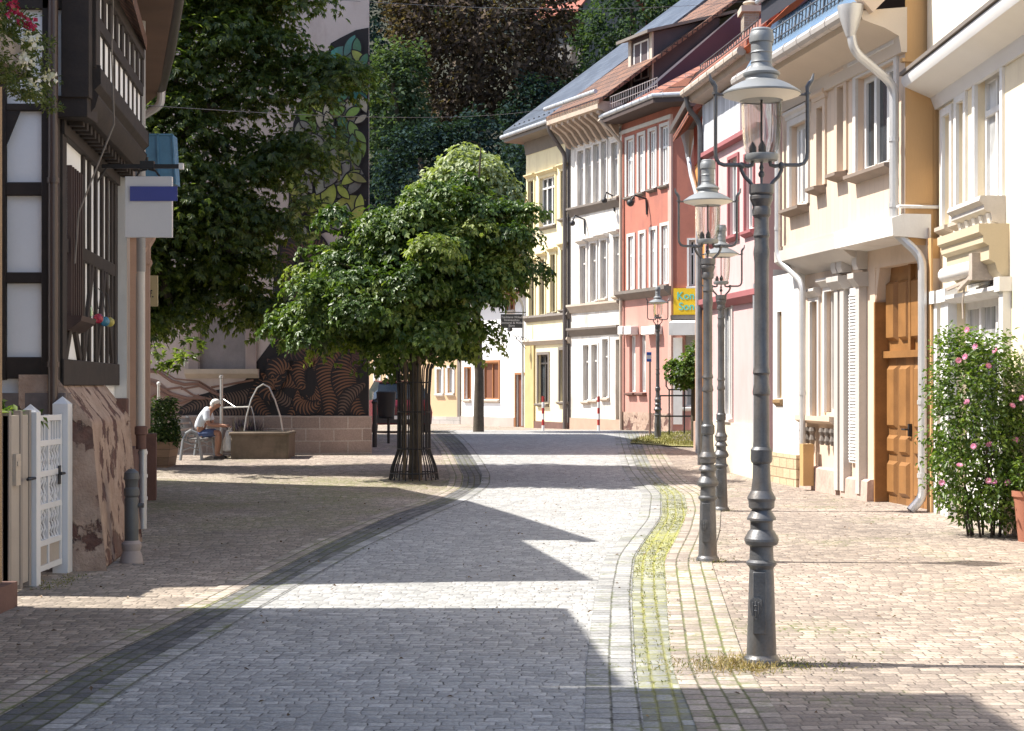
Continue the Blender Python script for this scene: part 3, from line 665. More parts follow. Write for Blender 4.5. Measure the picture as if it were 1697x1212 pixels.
# ================================================================ red corner house
FI = Fac(pt(1030, 51.8), pt(1113, 48.5)); P1 = FI.P0+FI.u*FI.L
FI2 = Fac(P1, P1+np.array((4.2, -1.2)))
def red_house():
    F, S = FI, FI2; r = house('red_corner_house', 'brick red three storey corner house with closed ground floor blinds', F)
    wm = mat('red render', (.41,.15,.105), .88, .14, 1.2, .35, 22, dirt=(.25,.10,.085), damt=.5); wp = mat('salmon pink ground floor', (.50,.255,.21), .88, .1, 1.2, .25, 30, dirt=(.36,.2,.17), damt=.5)
    top = [(1039,1050,231,325),(1059,1068,224,318),(1077,1087,217,312),(1096,1108,209,306)]; mid = [(1042,1051,392,480),(1061,1069,387,480),(1079,1088,381,476),(1097,1108,374,471)]; gr = [(1043,1053,556,650),(1060,1070,554,650)]
    Hs = [F.rect(*q) for q in top+mid]; Hg = [F.rect(*q) for q in gr]; ze = F.at(1072, 188)[1]; zm = F.at(1072, 487)[1]
    mb = MB(F); wall_cells(mb, 0, F.L, zm, ze, Hs); mb.fr = S; h2 = [S.rect(1142, 1157, 398, 474), S.rect(1136, 1149, 250, 300)][:1]; wall_cells(mb, 0, S.L, zm, ze, h2)
    mb.fr = F; mb.quad((0,0,zm),(0,-8,zm),(0,-8,ze),(0,0,ze)); mb.build('wall', wm, r, flat=True)
    mb = MB(F); wall_cells(mb, 0, F.L, -.3, zm, Hg); sh = S.rect(1094, 1111, 1, 2); zshop = S.at(1130, 552)[1]
    mb.fr = S; so_ = (.42, 2.0, gz(48)+.75, S.at(1130, 551)[1]); wall_cells(mb, 0, S.L, -.3, zm, [so_]); mb.build('ground_floor_wall', wp, r, flat=True)
    for h in Hs: window(F, r, h, nv=1, tr=.36, fm=M['whitetrim'], pm=M['curtain'], sill=.12, sm=M['trimdark'], sur=.1, surm=mat_w, fw=.07, dep=.04)
    for h in h2: window(S, r, h, nv=1, tr=.3, fm=M['whitetrim'], pm=M['glass'], sill=.1, sur=.06)
    for h in Hg:
        o = window(F, r, h, nv=0, tr=0, fm=M['whitetrim'], pm=M['palepane'], sill=.16, sm=M['redstone'])
    for x0, x1 in ((1036,1043.5),(1047,1058),(1075,1098)):
        a0, a1, z0, z1 = F.rect(x0, x1, 541, 555); q = MB(F); q.box(a0, a1, .002, .28, z0, z1); q.build('blind_box', M['whitetrim'], r, bevel=.02)
    mb = MB(F); mb.run([(-.02,0),(.28,0),(.28,-.1),(.1,-.25),(-.02,-.3)], 0, F.L+.02, zm+.15); mb.build('string_course', M['trimdark'], r); mb = MB(S); mb.run([(-.02,0),(.22,0),(.2,-.12),(-.02,-.2)], 0, S.L, S.at(1130, 523)[1]); mb.build('shop_cornice', M['trimdark'], r)
    mb = MB(F); mb.box(F.L-.2, F.L+.025, -.05, .03, -.2, ze-.3); mb.build('corner_board', mat('pale pink corner board', (.50,.32,.27), .8), r)
    mb = MB(F); mb.run([(-.02,0),(.05,0),(.05,.12),(-.02,.12)], 0, F.L, ze-.42); mb.build('frieze', mat_w, r)
    mb = MB(F); mb.box(0, F.L, -.02, .05, -.3, F.at(1072, 684)[1]); mb.build('plinth', M['rubble'], r)
    # eaves and roof: low front slope behind a snow guard
    E = .72; z1 = ze-.08
    A, B, C_ = F(-.1, E, 0), F(F.L+.45, E+.15, 0), S(S.L, .9, 0)
    mb = MB(); mb.slab([(A[0],A[1],z1+.2),(B[0],B[1],z1+.2),(C_[0],C_[1],z1+.2),(C_[0]+.5,C_[1]+5,z1+.2),(F(0,-4,0)[0],F(0,-4,0)[1],z1+.2)], .2); mb.build('eaves_soffit', mat('dark eaves boards', (.06,.04,.035), .8), r, flat=True)
    mb = MB(); top1, top2 = F(-.05,-6.5,z1+4.1), F(F.L+4.5,-5.6,z1+4.1)
    mb.quad((A[0],A[1],z1+.22),(B[0],B[1],z1+.22),top2,top1); mb.quad((B[0],B[1],z1+.22),(C_[0],C_[1],z1+.22),S(S.L,-4.4,z1+4.1),top2); mb.quad(top1, top2, F(F.L+4.5,-10,z1+.2), F(-.05,-10,z1+.2)); mb.build('roof', M['redtile'], r, flat=True)
    gutter(ident, r, [(A[0],A[1],z1+.22),(B[0],B[1],z1+.22),(C_[0],C_[1],z1+.22)], M['zinc'])
    sg = MB()                                           # snow guard fence
    for P_, Q_ in ((F(.3, .55, z1+.75), F(F.L+.2, .6, z1+.75)), (S(.5, .45, z1+.78), S(S.L, .45, z1+.78))):
        P_, Q_ = Vector(P_), Vector(Q_); n = 20
        for dz in (-.15, .08): sg.tube([P_+Vector((0,0,dz)), Q_+Vector((0,0,dz))], .012, 5)
        for i in range(n+1): q = P_.lerp(Q_, i/n); sg.tube([q-Vector((0,0,.3)), q+Vector((0,0,.1))], .01, 5)
    sg.build('snow_guard', mat('painted snow guard', (.34,.31,.31), .5), r)
    # shop front on the corner side
    mb = MB(S); x0, x1, z0, z2 = so_; mb.box(x0, x1, -.16, -.1, z0+1.35, z2)
    zz = z0+1.4
    while zz < z2-.05: mb.box(x0+.03, x1-.03, -.1, -.075, zz, zz+.035); zz += .075
    mb.build('roller_shutter', mat('grey shutter', (.55,.54,.53), .6), r)
    window(S, r, (x0, x1, z0, z0+1.34), nv=1, tr=0, fm=M['whitetrim'], pm=M['curtain'], dep=.05, sill=.08)
    mb = MB(S); zt = S.at(1130, 530)[1]; mb.run([(.001,0),(.75,-.12),(.75,-.5),(.6,-.5),(.58,-.2),(.001,-.12)], .05, S.L-1.0, zt); mb.build('awning', M['whitetrim'], r)
    mb = MB(S); mb.box(.06, .34, .002, .05, gz(48)+.2, S.at(1120, 560)[1]); mb.build('shop_door', M['whitetrim'], r)
    # yellow hoarding over the shop
    a0, a1, s0, s1 = S.rect(1117, 1160, 478, 522); a1 += .25; mb = MB(S); mb.box(a0, a1, .03, .1, s0, s1); sgn = mb.build('shop_sign', mat('yellow sign', (.80,.52,.02), .5, .03), None)
    tag(sgn, 'bright yellow shop sign with turquoise letters on the red corner house', 'sign')
    cy = mat('turquoise lettering', (.12,.55,.50), .5, .05); zc = (s0+s1)/2; sz = (s1-s0)*.40
    for k, (tx, dz, da) in enumerate((('Konli', .2, .1), ('Sond', -.2, .16))):
        p = S(a0+da, .105, zc+(s1-s0)*dz); text('lettering', tx, sz, sgn, p, S.u, S.n, cy, 'LEFT')
    a, z = F.at(1073, 330); q = MB(F); q.tube([(a,.02,z-.5),(a,.05,z),(a,.45,z+.1),(a,.6,z-.1)], .035, 6); q.ball((a,.6,z-.15), .12); q.build('wall_lamp', M['black'], r)
    mb = MB(F); mb.tube([(.16,.9,ze),(.16,.5,ze-.3),(.16,.1,ze-.7),(.16,.1,gz(51))], .06, 8); mb.build('downpipe', M['trimpale'], r)
    c = MB(); c.box(X(1238,52)-.1, X(1258,52), 52, 52.7, 11, Z(20, 52)); ch = c.build('chimney', brick('chimney brick', (.34,.27,.2), (.24,.19,.14), (.3,.28,.25), .25, .08, .012), r)
    c = MB(); c.box(X(1238,52)-.2, X(1258,52)+.1, 51.9, 52.8, Z(20, 52), Z(10, 52)); c.lathe([(.12,0),(.12,.12),(.25,.16),(.2,.22),(.03,.27)], (X(1248,52)-.05, 52.35, Z(10, 52)), 10); c.build('chimney_cap', M['trimpale'], ch)
red_house()

# ================================================================ orange sliver house
def orange_house():
    F = Fac(pt(1152, 36.5), pt(1178, 33.4)); r = house('narrow_orange_house', 'narrow orange house wedged behind the street lamps with red top band', F)
    ze = F.at(1158, 200)[1]; body(F, r, -.2, ze, [], mat('orange render', (.58,.26,.07), .88, .06), 6, 2.5)
    mb = MB(F); mb.box(-.02, F.L, .003, .03, F.at(1158, 268)[1], ze-.03); mb.build('top_band', mat('dark red band', (.36,.055,.025), .8), r)
    gable_roof(F, r, ze+.1, 6, 2.5, M['redtile'], ov=.5)
    mb = MB(F); mb.run([(-.02,0),(.55,-.05),(.55,.1),(-.02,.16)], -.5, F.L, ze-.05); mb.build('eaves_soffit', M['darkpipe'], r)
    mb = MB(F); mb.lathe([(.06,-.5),(.11,-.2),(.2,.1),(.21,.22)], (F.s(1141,.12), .12, F.at(1145, 235)[1]), 10); h = mb.build('rainwater_hopper', M['zinc'], r)
    pipe(F, r, [(F.s(1141,.12),.12,F.at(1145, 240)[1]-.4),(F.s(1145,.12),.12,F.at(1145, 300)[1]),(F.s(1156,.12),.12,F.at(1150, 345)[1]),(F.s(1156,.12),.12,.1)], M['zinc'], .05)
    mb = MB(F); mb.box(0, F.L, -.02, .04, -.2, .9); mb.build('plinth', M['sandstone'], r)
orange_house()

# ================================================================ pink house
FJ = Fac(pt(1168, 31.5), pt(1264, 27.6))
def pink_house():
    F = FJ; r = house('pink_house', 'rose pink house with red framed windows and red tiled roof', F)
    wm = mat('rose pink render', (.62,.41,.40), .88, .07, 1, .15, 50, dirt=(.50,.33,.31), damt=.5)
    up = [(1209,1224,262,388),(1236,1250,258,380)]; lo = [(1195,1214,505,692)]
    H = [F.rect(*q) for q in up+lo]+[(.5, .95, F.at(1180, 400)[1], F.at(1180, 270)[1])]; ze = F.at(1220, 108)[1]-.25; z2 = F.at(1200, 240)[1]
    body(F, r, -.2, ze, H, wm, 8, 3.9)
    rd = mat('raspberry red trim', (.34,.12,.125), .65, .12)
    for i, h in enumerate(H): window(F, r, h, nv=1, tr=.0 if i != 2 else 0, fm=M['whitetrim'], pm=M['curtain'], sill=.1, sm=rd if i != 2 else mat_w, sur=.06, surm=rd if i != 2 else mat_w, dep=.06)
    zr = F.at(1205, 492)[1]; mb = MB(F); mb.run([(-.02,0),(.16,.02),(.16,-.08),(.05,-.18),(-.02,-.2)], 0, F.L+.05, zr)
    mb.build('string_course', rd, r); mb = MB(F); mb.run([(-.02,0),(.12,.02),(.12,-.06),(-.02,-.1)], 0, F.L, z2); mb.build('string_course', rd, r)
    mb = MB(F); mb.box(.05, F.s(1232), .003, .06, z2+.05, ze-.12); mb.build('cladding_panel', boards('pale grey cladding', (.55,.56,.58), .13), r)
    mb = MB(F); a, z = F.at(1205, 700); mb.box(-.01, F.L+.01, -.02, .06, -.2, z); mb.build('plinth', mat('cream plinth', (.72,.62,.47), .9, .08), r)
    mb = MB(F); mb.run([(-.02,0),(.3,.05),(.36,.15),(.36,.22),(-.02,.3)], 0, F.L+.1, ze-.1); mb.build('eaves_soffit', M['trimpale'], r)
    R = gable_roof(F, r, ze+.25, 8, 3.9, M['redtile'], ov=.36, ovs=(0, .25), kick=.3)
    mb = MB(F); k = 4.4/4
    mb.beam((F.L+.22, .35, ze+.12), (F.L+.22, -4, ze+4.3), .3, .12); mb.build('verge_tile', mat('bright orange verge', (.50,.12,.04), .7), r)
    gutter(F, r, [(0, .43, ze+.12), (F.L+.15, .43, ze+.12)], M['trimpale'], .085)
    sg = MB(F)
    for dz in (.0, .14): sg.tube([(0,.1,ze+.55+dz),(F.L,.1,ze+.55+dz)], .012, 5)
    for i in range(24): a = i*F.L/23; sg.tube([(a,.1,ze+.4),(a,.08,ze+.72)], .010, 5)
    sg.build('snow_guard', M['iron'], r)
    pipe(F, r, [(.08,.42,ze+.1),(.08,.36,ze-.2),(.08,.12,ze-.45),(.08,.12,.1)], M['iron'], .05)
    a = F.s(1180); pipe(F, r, [(F.L-.1,.1,F.at(1262, 470)[1]),(F.L-.1,.1,.1)], M['zinc'], .05)
pink_house()
# ================================================================ beige jettied house with the big gate
FL = Fac(pt(1296, 26.4), pt(1500, 21.5)); FLg = FL.shift(-.30)
def beige_house():
    F, Gf = FL, FLg; r = house('jettied_beige_house', 'beige boarded house with jettied upper floor and tall wooden gate', F)
    wm = boards('beige scalloped boarding', (.63,.49,.375), .17, 0, .8, .86, .05); wg = mat('beige plaster', (.63,.49,.375), .85, .08, 1.5, .2, dirt=(.48,.37,.28), damt=.55)
    ze = F.at(1400, 78)[1]-.12; zj = F.at(1450, 405)[1]
    q = [(1311,1338,204,342),(1356,1366,178,308),(1390,1401,143,285),(1421,1484,115,278)]; H = [F.rect(*k) for k in q]
    a1 = F.L
    mb = MB(F); wall_cells(mb, 0, a1, zj+.1, ze, H, rev=.18); mb.quad((0,0,zj),(0,-8,zj),(0,-8,ze),(0,0,ze)); mb.build('wall', wm, r, flat=True)
    og = boards('orange boarding', (.56,.34,.155), .42, 0, .8, .8, .06); mb = MB(F)
    mb.quad((a1,0,zj-.1),(a1,-8,zj-.1),(a1,-8,ze+1),(a1,-4,ze+5.15),(a1,0,ze+1.05),(a1,0,ze+.1)); mb.box(a1-.05, a1+.03, -8, .05, ze-.55, ze-.5); mb.build('gable_wall', og, r, flat=True)
    for i, h in enumerate(H):
        wide = i in (0, 3); window(F, r, h, nv=2 if wide else 0, tr=0, fm=M['whitetrim'], pm=M['glass'] if i == 3 else M['curtain'], sill=.2, sm=sill_d, sur=.11, surm=beige_t if not wide else mat_w, dep=.1, fw=.085 if wide else .05, head=.1)
    # eaves: deep soffit, gutter, blue sheet roof, dark dormer band
    mb = MB(F); mb.run([(-.02,-.42),(.06,-.42),(.1,-.2),(.3,-.1),(.62,.0),(.66,.12),(-.02,.2)], -.15, a1+.02, ze); mb.build('eaves_soffit', mat('beige eaves', (.58,.49,.40), .75, .06), r)
    gutter(F, r, [(-.2,.74,ze+.14),(a1+.02,.74,ze+.14)], mat('pale gutter', (.55,.51,.47), .4, .12, 4, .05, 40, metal=.35), .10)
    bl = mat('blue sheet roof', (.20,.30,.42), .22, .2, 1.2, .05, metal=.35); mb = MB(F); mb.slab([(-.15,.68,ze+.2),(a1,.68,ze+.2),(a1,.12,ze+1.12),(-.15,.12,ze+1.12)], .06); mb.build('roof', bl, r, flat=True)
    mb = MB(F); mb.slab([(-.2,.3,ze+1.5),(a1-1.1,.3,ze+1.5),(a1-1.1,-1.0,ze+2.65),(-.2,-1.0,ze+2.65)], .38); mb.slab([(-.2,-.98,ze+2.64),(a1-.1,-.98,ze+2.64),(a1-.1,-4.0,ze+5.3),(-.2,-4.0,ze+5.3)], .12); mb.box(-.2, a1-1.1, -1.2, .1, ze+.9, ze+1.12); ud = mb.build('upper_roof', mat('dark roof edge', (.028,.027,.035), .6), r, flat=True)
    mb = MB(F); mb.tube([(-.2,.36,ze+1.5),(a1-1.1,.36,ze+1.5)], .05, 8); mb.build('rain_gutter', M['zinc'], ud)
    mb = MB(F); k = 4.6/4; mb.beam((a1+.05,.74,ze+.3),(a1+.05,-4,ze+5.04),.18,.62); mb.build('verge_board', beige_t, r)
    sg = MB(F)
    for dz in (0, .17, .34): sg.tube([(0,.5,ze+.42+dz),(a1,.5,ze+.42+dz)], .012, 5)
    for i in range(34): a = i*a1/33; sg.tube([(a,.5,ze+.3),(a+.01*(i % 3),.47,ze+.8)], .011, 5)
    for i in range(9): a = i*a1/8; sg.tube([(a,.5,ze+.3),(a,.42,ze+.84),(a,.1,ze+.7)], .02, 5)
    sg.build('snow_guard', M['iron'], r)
    # ground floor
    g0, g1 = Gf.s(1450), Gf.s(1541); zg = Gf.at(1490, 438)[1]; zb = -.2; aw = Gf.s(1334); zt = zj-.02
    hw = [Gf.rect(1345,1357,500,690), Gf.rect(1369,1391,482,684)]; cut = .38
    mb = MB(Gf); wall_cells(mb, aw, Gf.L+.12, zb, zt+.15, hw+[(g0, g1, zb, zg)], rev=.2)
    for s_, x in ((1, g0), (-1, g1)): mb.quad((x,-.01,zg-.5),(x+s_*.16,-.01,zg),(x,-.01,zg)); mb.quad((x,-.01,zg-.5),(x+s_*.16,-.01,zg),(x+s_*.16,-.2,zg),(x,-.2,zg-.5))
    mb.build('ground_floor_wall', wg, r, flat=True)
    dp = MB(Gf); dp.quad((Gf.L+.125,.002,zb),(Gf.L+.125,-.6,zb),(Gf.L+.125,-.6,zt),(Gf.L+.125,.002,zt)); dp.box(g1+.1, Gf.L+.12, .002, .03, zb, zt); dp.build('corner_pier', og, r, flat=True)
    for h in hw: window(Gf, r, h, nv=0 if h is hw[0] else 1, tr=0, fm=mat_w, pm=M['palepane'], dep=.08, sur=.07, surm=mat_w, head=.14)
    s0, z0 = Gf.at(1336, 700); s1, z1 = Gf.at(1394, 690); mb = MB(Gf); mb.run([(0,0),(.2,.02),(.2,-.06),(.14,-.1),(0,-.12)], s0, s1, (z0+z1)/2+.04); l = mb.build('window_ledge', beige_t, r)
    for i in range(7):
        if i == 3: continue
        a = s0+.1+i*(s1-s0-.2)/6; b_ = MB(Gf); b_.lathe([(.05,0),(.065,-.06),(.035,-.12),(.06,-.2),(.03,-.27)], (a, .1, z0-.07), 8); b_.build('bracket', M['trimdark'], l)
    # pilasters and the shuttered panel
    pl = mat('pale grey pilaster', (.50,.46,.42), .7, .08)
    zc = Gf.at(1405, 478)[1]; zp = .1
    for x0, x1 in ((1395,1401),(1404.5,1411),(1431,1437)):
        a0, a1_ = Gf.s(x0), Gf.s(x1); mb = MB(Gf); mb.box(a0, a1_, .002, .13, zp, zc); mb.run([(0,0),(.15,0),(.24,.12),(.24,.2),(0,.22)], a0-.05, a1_+.05, zc-.02); mb.run([(0,0),(.15,0),(.18,.08),(.16,.4),(0,.42)], a0-.02, a1_+.02, zc+.24); mb.build('pilaster', pl, r)
    mb = MB(Gf); a0, a1_ = Gf.s(1413), Gf.s(1430); mb.box(a0, a1_, .002, .06, .55, zc-.02)
    zz = .6
    while zz < zc-.1: mb.run([(.06,0),(.085,-.0),(.06,.035)], a0+.03, a1_-.03, zz); zz += .05
    mb.build('louvred_shutter', M['whitetrim'], r)
    # jetty beams
    mb = MB(F); s0 = F.s(1405); mb.run([(-.35,-.02),(.2,.02),(.22,.26),(.05,.32),(-.35,.32)], s0, F.L+.06, zj); mb.build('jetty_beam', M['whitetrim'], r)
    mb = MB(F); mb.run([(-.32,-.12),(-.05,.0),(.12,.12),(.12,.3),(-.32,.3)], -.05, s0-.004, zj-.08); mb.build('jetty_cove', pl, r)
    mb = MB(F); mb.box(-.02, s0, .003, .05, zj+.23, zj+.3); mb.build('string_course', beige_t, r)
    # plinth
    st = mat('pink plinth stone', (.50,.36,.30), .9, .3, 2.5, .6, 20, dirt=(.25,.2,.19), damt=.7)
    for x0, x1, yt in ((1333,1396,768),(1403,1448,786)):
        mb = MB(Gf); a0, z0 = Gf.at(x0, yt); a1_, z1 = Gf.at(x1, yt+12); mb.run([(0,-.9),(.13,-.9),(.1,-.03),(.05,0),(0,0)], a0, a1_, (z0+z1)/2); mb.build('plinth', st, r)
    # gate leaves
    wd = boards('oiled oak', (.24,.115,.04), .3, 0, .5, .6, .35); wd2 = mat('oak panel', (.27,.13,.043), .45, .25, 3, .25, 30)
    e = -.16; mid = (g0+g1)/2; zm = Gf.at(1495, 592)[1]
    for k, (x0, x1) in enumerate(((g0, mid-.006), (mid+.006, g1))):
        mb = MB(Gf); mb.box(x0, x1, e-.08, e-.02, zb, zm); lf = mb.build('gate_leaf', wd, r, flat=True); P = MB(Gf); wv = x1-x0
        for (f0, f1) in ((.10,.44),(.56,.90)):
            for (c0, c1) in ((.12,.62),(.72,1.0),(1.1,zm-.12)):
                a, b_ = x0+wv*f0, x0+wv*f1
                P.add([(a,e-.02,c0),(b_,e-.02,c0),(b_,e-.02,c1),(a,e-.02,c1),(a+.04,e+.03,c0+.05),(b_-.04,e+.03,c0+.05),(b_-.04,e+.03,c1-.05),(a+.04,e+.03,c1-.05)], [(4,5,6,7),(0,1,5,4),(1,2,6,5),(2,3,7,6),(3,0,4,7)])
        P.build('panel', wd2, lf)
        if k == 0: hd = MB(Gf); hd.box(x1-.07, x1-.03, e-.02, e+.03, 1.0, 1.18); hd.tube([(x1-.05,e+.02,1.1),(x1-.05,e+.08,1.1),(x1-.14,e+.09,1.1)], .012, 6); hd.build('handle', M['black'], lf)
    mb = MB(Gf); mb.box(g0, g1, e-.1, e+.06, zm, zm+.1); mb.box(mid-.04, mid+.04, e-.06, e+.04, zm+.1, zg); mb.box(g0, g1, e-.1, e-.03, zm+.1, zg)
    for k in range(4):
        a = g0+.08+k*(g1-g0-.12)/4; b_ = a+(g1-g0)/4-.13; c0, c1 = zm+.25, zg-.2
        mb.add([(a,e-.03,c0),(b_,e-.03,c0),(b_,e-.03,c1),(a,e-.03,c1),(a+.04,e+.04,c0+.05),(b_-.04,e+.04,c0+.05),(b_-.04,e+.04,c1-.05),(a+.04,e+.04,c1-.05)], [(4,5,6,7),(0,1,5,4),(1,2,6,5),(2,3,7,6),(3,0,4,7)])
    mb.build('gate_transom', wd2, r)
    mb = MB(Gf)                                          # wooden reveal lining
    mb.box(g0+.003, g0+.05, -.19, .02, zb, zg-.5); mb.build('gate_lining', wd2, r); mb = MB(Gf); mb.box(g1-.05, g1-.003, -.19, .02, zb, zg-.5); mb.build('gate_lining', wd2, r)
    # white rendered end bay and its brick foot
    a0 = Gf.s(1290); zq = Gf.at(1315, 752)[1]; sl_ = (Gf.s(1297), Gf.s(1304.5), Gf.at(1300, 660)[1], Gf.at(1300, 517)[1])
    mb = MB(Gf); wall_cells(mb, a0, aw, zq, zj-.12, [sl_], b=.1); mb.quad((a0,.1,zq),(a0,-3,zq),(a0,-3,zj),(a0,.1,zj)); mb.quad((aw,.1,zq),(aw,-.1,zq),(aw,-.1,zj),(aw,.1,zj)); mb.build('end_bay_wall', M['white'], r, flat=True)
    window(Gf, r, sl_, b=.1, nv=0, tr=0, fm=mat('brown slit frame', (.30,.19,.09), .6), pm=M['curtain'], dep=.05, sill=.06, fw=.04)
    mb = MB(Gf); mb.box(a0-.02, aw+.02, -.3, .16, -.2, zq); mb.build('end_bay_foot', brick('foot blocks', (.60,.47,.31), (.50,.38,.24), (.30,.22,.14), .34, .17, .012, wob=.004), r)
    # downpipes
    hp = F(a1+.0, .78, ze+.12); pm = mat('galvanised pipe', (.56,.55,.54), .38, .12, 4, .06, 40, metal=.4)
    q = Gf.s(1529, .1)
    mb = MB(F); mb.lathe([(.06,-.28),(.09,-.2),(.17,.05),(.18,.14)], (a1-.02,.78,ze+.05), 12); mb.build('rainwater_hopper', pm, r)
    Q = Gf(q, .1, 0); Q0 = np.array(Q[:2])-F.P0; qa, qb = float(Q0.dot(F.u)), float(Q0.dot(F.n))
    pipe(F, r, [(a1-.02,.78,ze-.1),(a1-.02,.74,ze-.42),(a1-.1,.12,ze-.85),(a1-.1,.12,zj+.22),(a1-.1,.12,zj+.1),(qa,qb,zj-.28),(qa,qb,.2),(qa,qb+.18,.02)], pm, .062, [(a1-.1,.12,zj+.45),(a1-.1,.12,ze-1.6),(qa,qb,1.5),(qa,qb,.5)])
    mb = MB(F); mb.tube([(a1-.05,.1,zj+.42),(a1+.04,.1,zj+.42),(a1+.04,-.5,zj+.42)], .025, 6); mb.build('branch_pipe', M['whitetrim'], r)
    q = Gf.s(1336, .16); Q = Gf(q, .22, 0); Q0 = np.array(Q[:2])-F.P0; qa, qb = float(Q0.dot(F.u)), float(Q0.dot(F.n))
    pipe(F, r, [(.12,.7,ze+.1),(.12,.6,ze-.2),(.12,.12,ze-.6),(.12,.12,zj+.1),(qa,qb,zj-.35),(qa,qb,.75)], pm, .05, [(.12,.12,zj+.6),(qa,qb,1.6)])
    mb = MB(Gf); q2 = Gf.s(1336, .22); mb.box(q2-.08, q2+.08, .12, .3, .1, .78); mb.build('pipe_boot', mat('ochre cast boot', (.48,.30,.13), .7), r)
sill_d = mat('weathered sill', (.22,.17,.135), .8, .2)
beige_t = mat('beige trim', (.60,.47,.36), .75, .07)
beige_house()

# ================================================================ cream house, nearest on the right
FM = Fac((5.85, 21.5), (5.85, 9.0))
def cream_house():
    F = FM; r = house('cream_house', 'bright cream rendered house with white casements and carved door hood', F)
    zc = F.at(1600, 118)[1]-.05; H = [F.rect(1565,1577,190,372), F.rect(1588,1600,168,364), F.rect(1619,1661,118,340)]
    d0, d1 = F.s(1586), F.s(1668); zd = F.at(1630, 436)[1]; fd = .36
    mb = MB(F); wall_cells(mb, 0, F.L, -.2, zc+.1, H+[(d0, d1, -.2, zd)], rev=.2)
    mb.quad((0,0,-.2),(0,-9,-.2),(0,-9,zc),(0,0,zc)); mb.quad((F.L,0,-.2),(F.L,-9,-.2),(F.L,-9,9.5),(F.L,0,9.5)); mb.build('wall', M['cream'], r, flat=True)
    mb = MB(F); hu = (F.s(1556,.16), F.s(1592,.16), F.at(1570,-60,.16)[1], F.at(1570,10,.16)[1]); wall_cells(mb, 0, F.L, zc+.1, 9.5, [], b=.16); mb.quad((0,.16,zc),(0,-9,zc),(0,-9,9.5),(0,.16,9.5)); mb.build('upper_wall', mat('pale cream render', (.80,.73,.58), .85, .07, 1, .15, 40, dirt=(.64,.56,.43), damt=.4), r, flat=True)
    mb = MB(F); mb.slab([(-.1,.5,9.6),(F.L,.5,9.6),(F.L,-9,13),(-.1,-9,13)], .2); mb.build('roof', M['browntile'], r, flat=True)
    mb = MB(F); mb.run([(-.02,-.28),(.04,-.28),(.10,-.12),(.46,.02),(.5,.1),(.5,.16),(.16,.2),(-.02,.2)], -.06, F.L, zc+.06); mb.build('cornice', mat('white grey cornice', (.66,.64,.62), .7, .05), r)
    mb = MB(F); mb.box(-.05, F.L, .165, .53, zc+.24, zc+.29); mb.build('cornice_flashing', M['trimdark'], r)
    for i, h in enumerate(H): window(F, r, h, nv=1 if i == 2 else 0, tr=.28, bars=0, fm=M['whitetrim'], pm=M['palepane'] if i == 2 else M['curtain'], dep=.1, sill=.12 if i < 2 else None, sm=M['trimpale'], sur=.1, surm=M['whitetrim'], head=.0, fw=.07)
    s0, s1 = H[2][0]-.22, H[2][1]+.14; zs = H[2][2]; mb = MB(F); mb.run([(0,.06),(.3,.06),(.32,0),(.26,-.05),(.26,-.1),(.18,-.14),(.16,-.24),(.06,-.28),(.05,-.42),(0,-.42)], s0, s1, zs-.02); sl_ = mb.build('carved_sill', mat('grey carved sill', (.47,.44,.41), .75, .15, 5, .2), r)
    for i in range(5): a = s0+.1+i*(s1-s0-.2)/4; q = MB(F); q.run([(.05,-.14),(.2,-.14),(.16,-.3),(.08,-.4),(.05,-.4)], a-.05, a+.05, zs-.02); q.build('bracket', M['whitetrim'], sl_)
    # entrance: hood, pilasters, glazed front, rolled blind
    e0 = F.s(1556, .34); e1 = F.s(1673); zh = F.at(1650, 378)[1]; sand = mat('sand coloured hood', (.50,.42,.29), .75, .1)
    mb = MB(F); mb.run([(0,0),(.36,0),(.36,-.1),(.31,-.14),(.31,-.22),(.24,-.26),(.24,-.42),(.17,-.46),(.14,-.56),(.08,-.62),(.0,-.62)], e0, e1, zh); mb.build('door_hood', sand, r)
    for x0, x1, b_ in ((1560,1567,.12),(1571,1577,.1),(1580,1586,.12),(1669,1676,.1)):
        mb = MB(F); a0, a1 = F.s(x0), F.s(x1); mb.box(a0, a1, .002, b_, -.2, zh-.63); mb.box(a0-.03, a1+.03, .002, b_+.05, zh-.8, zh-.63); mb.build('door_pilaster', M['whitetrim'], r)
    zt = F.at(1620, 497)[1]; mb = MB(F); mb.run([(-.15,0),(.1,0),(.16,.05),(.16,.1),(-.15,.12)], d0-.25, d1+.02, zt); mb.build('transom_ledge', M['whitetrim'], r)
    window(F, r, (d0, d1, zt+.13, zd), nv=1, tr=0, fm=M['whitetrim'], pm=M['curtain'], dep=.13)
    zt2 = zt-.55; window(F, r, (d0, d1, zt2, zt), nv=2, tr=0, fm=M['whitetrim'], pm=M['curtain'], dep=.11, fw=.09)
    window(F, r, (d0, d1, .75, zt2), nv=2, tr=0, fm=M['whitetrim'], pm=M['glass'], dep=.13, fw=.09)
    mb = MB(F); mb.box(d0, d1, -.18, -.1, -.2, .75); mb.build('stall_riser', M['whitetrim'], r)
    s0, s1 = F.s(1592), F.s(1652); zb_ = zt+.36; mb = MB(F); mb.tube([(s0,.2,zb_),(s1,.2,zb_)], .1, 12); bo = mb.build('rolled_awning', M['whitetrim'], r)
    mb = MB(F); mb.box(s1, s1+.14, .02, .34, zb_-.17, zb_+.15); mb.beam((s1+.07,.2,zb_-.1),(s0+.25,.24,zb_-.2),.03,.04); mb.beam((s1+.07,.3,zb_-.1),(s1-.4,.34,zb_-.26),.05,.04); mb.tube([(s1-.3,.3,zb_-.2),(s1-.33,.32,zb_-.42),(s1-.3,.32,zb_-.62)], .012, 5); mb.build('awning_arm', mat('weathered awning box', (.42,.35,.29), .7, .3, 6), bo)
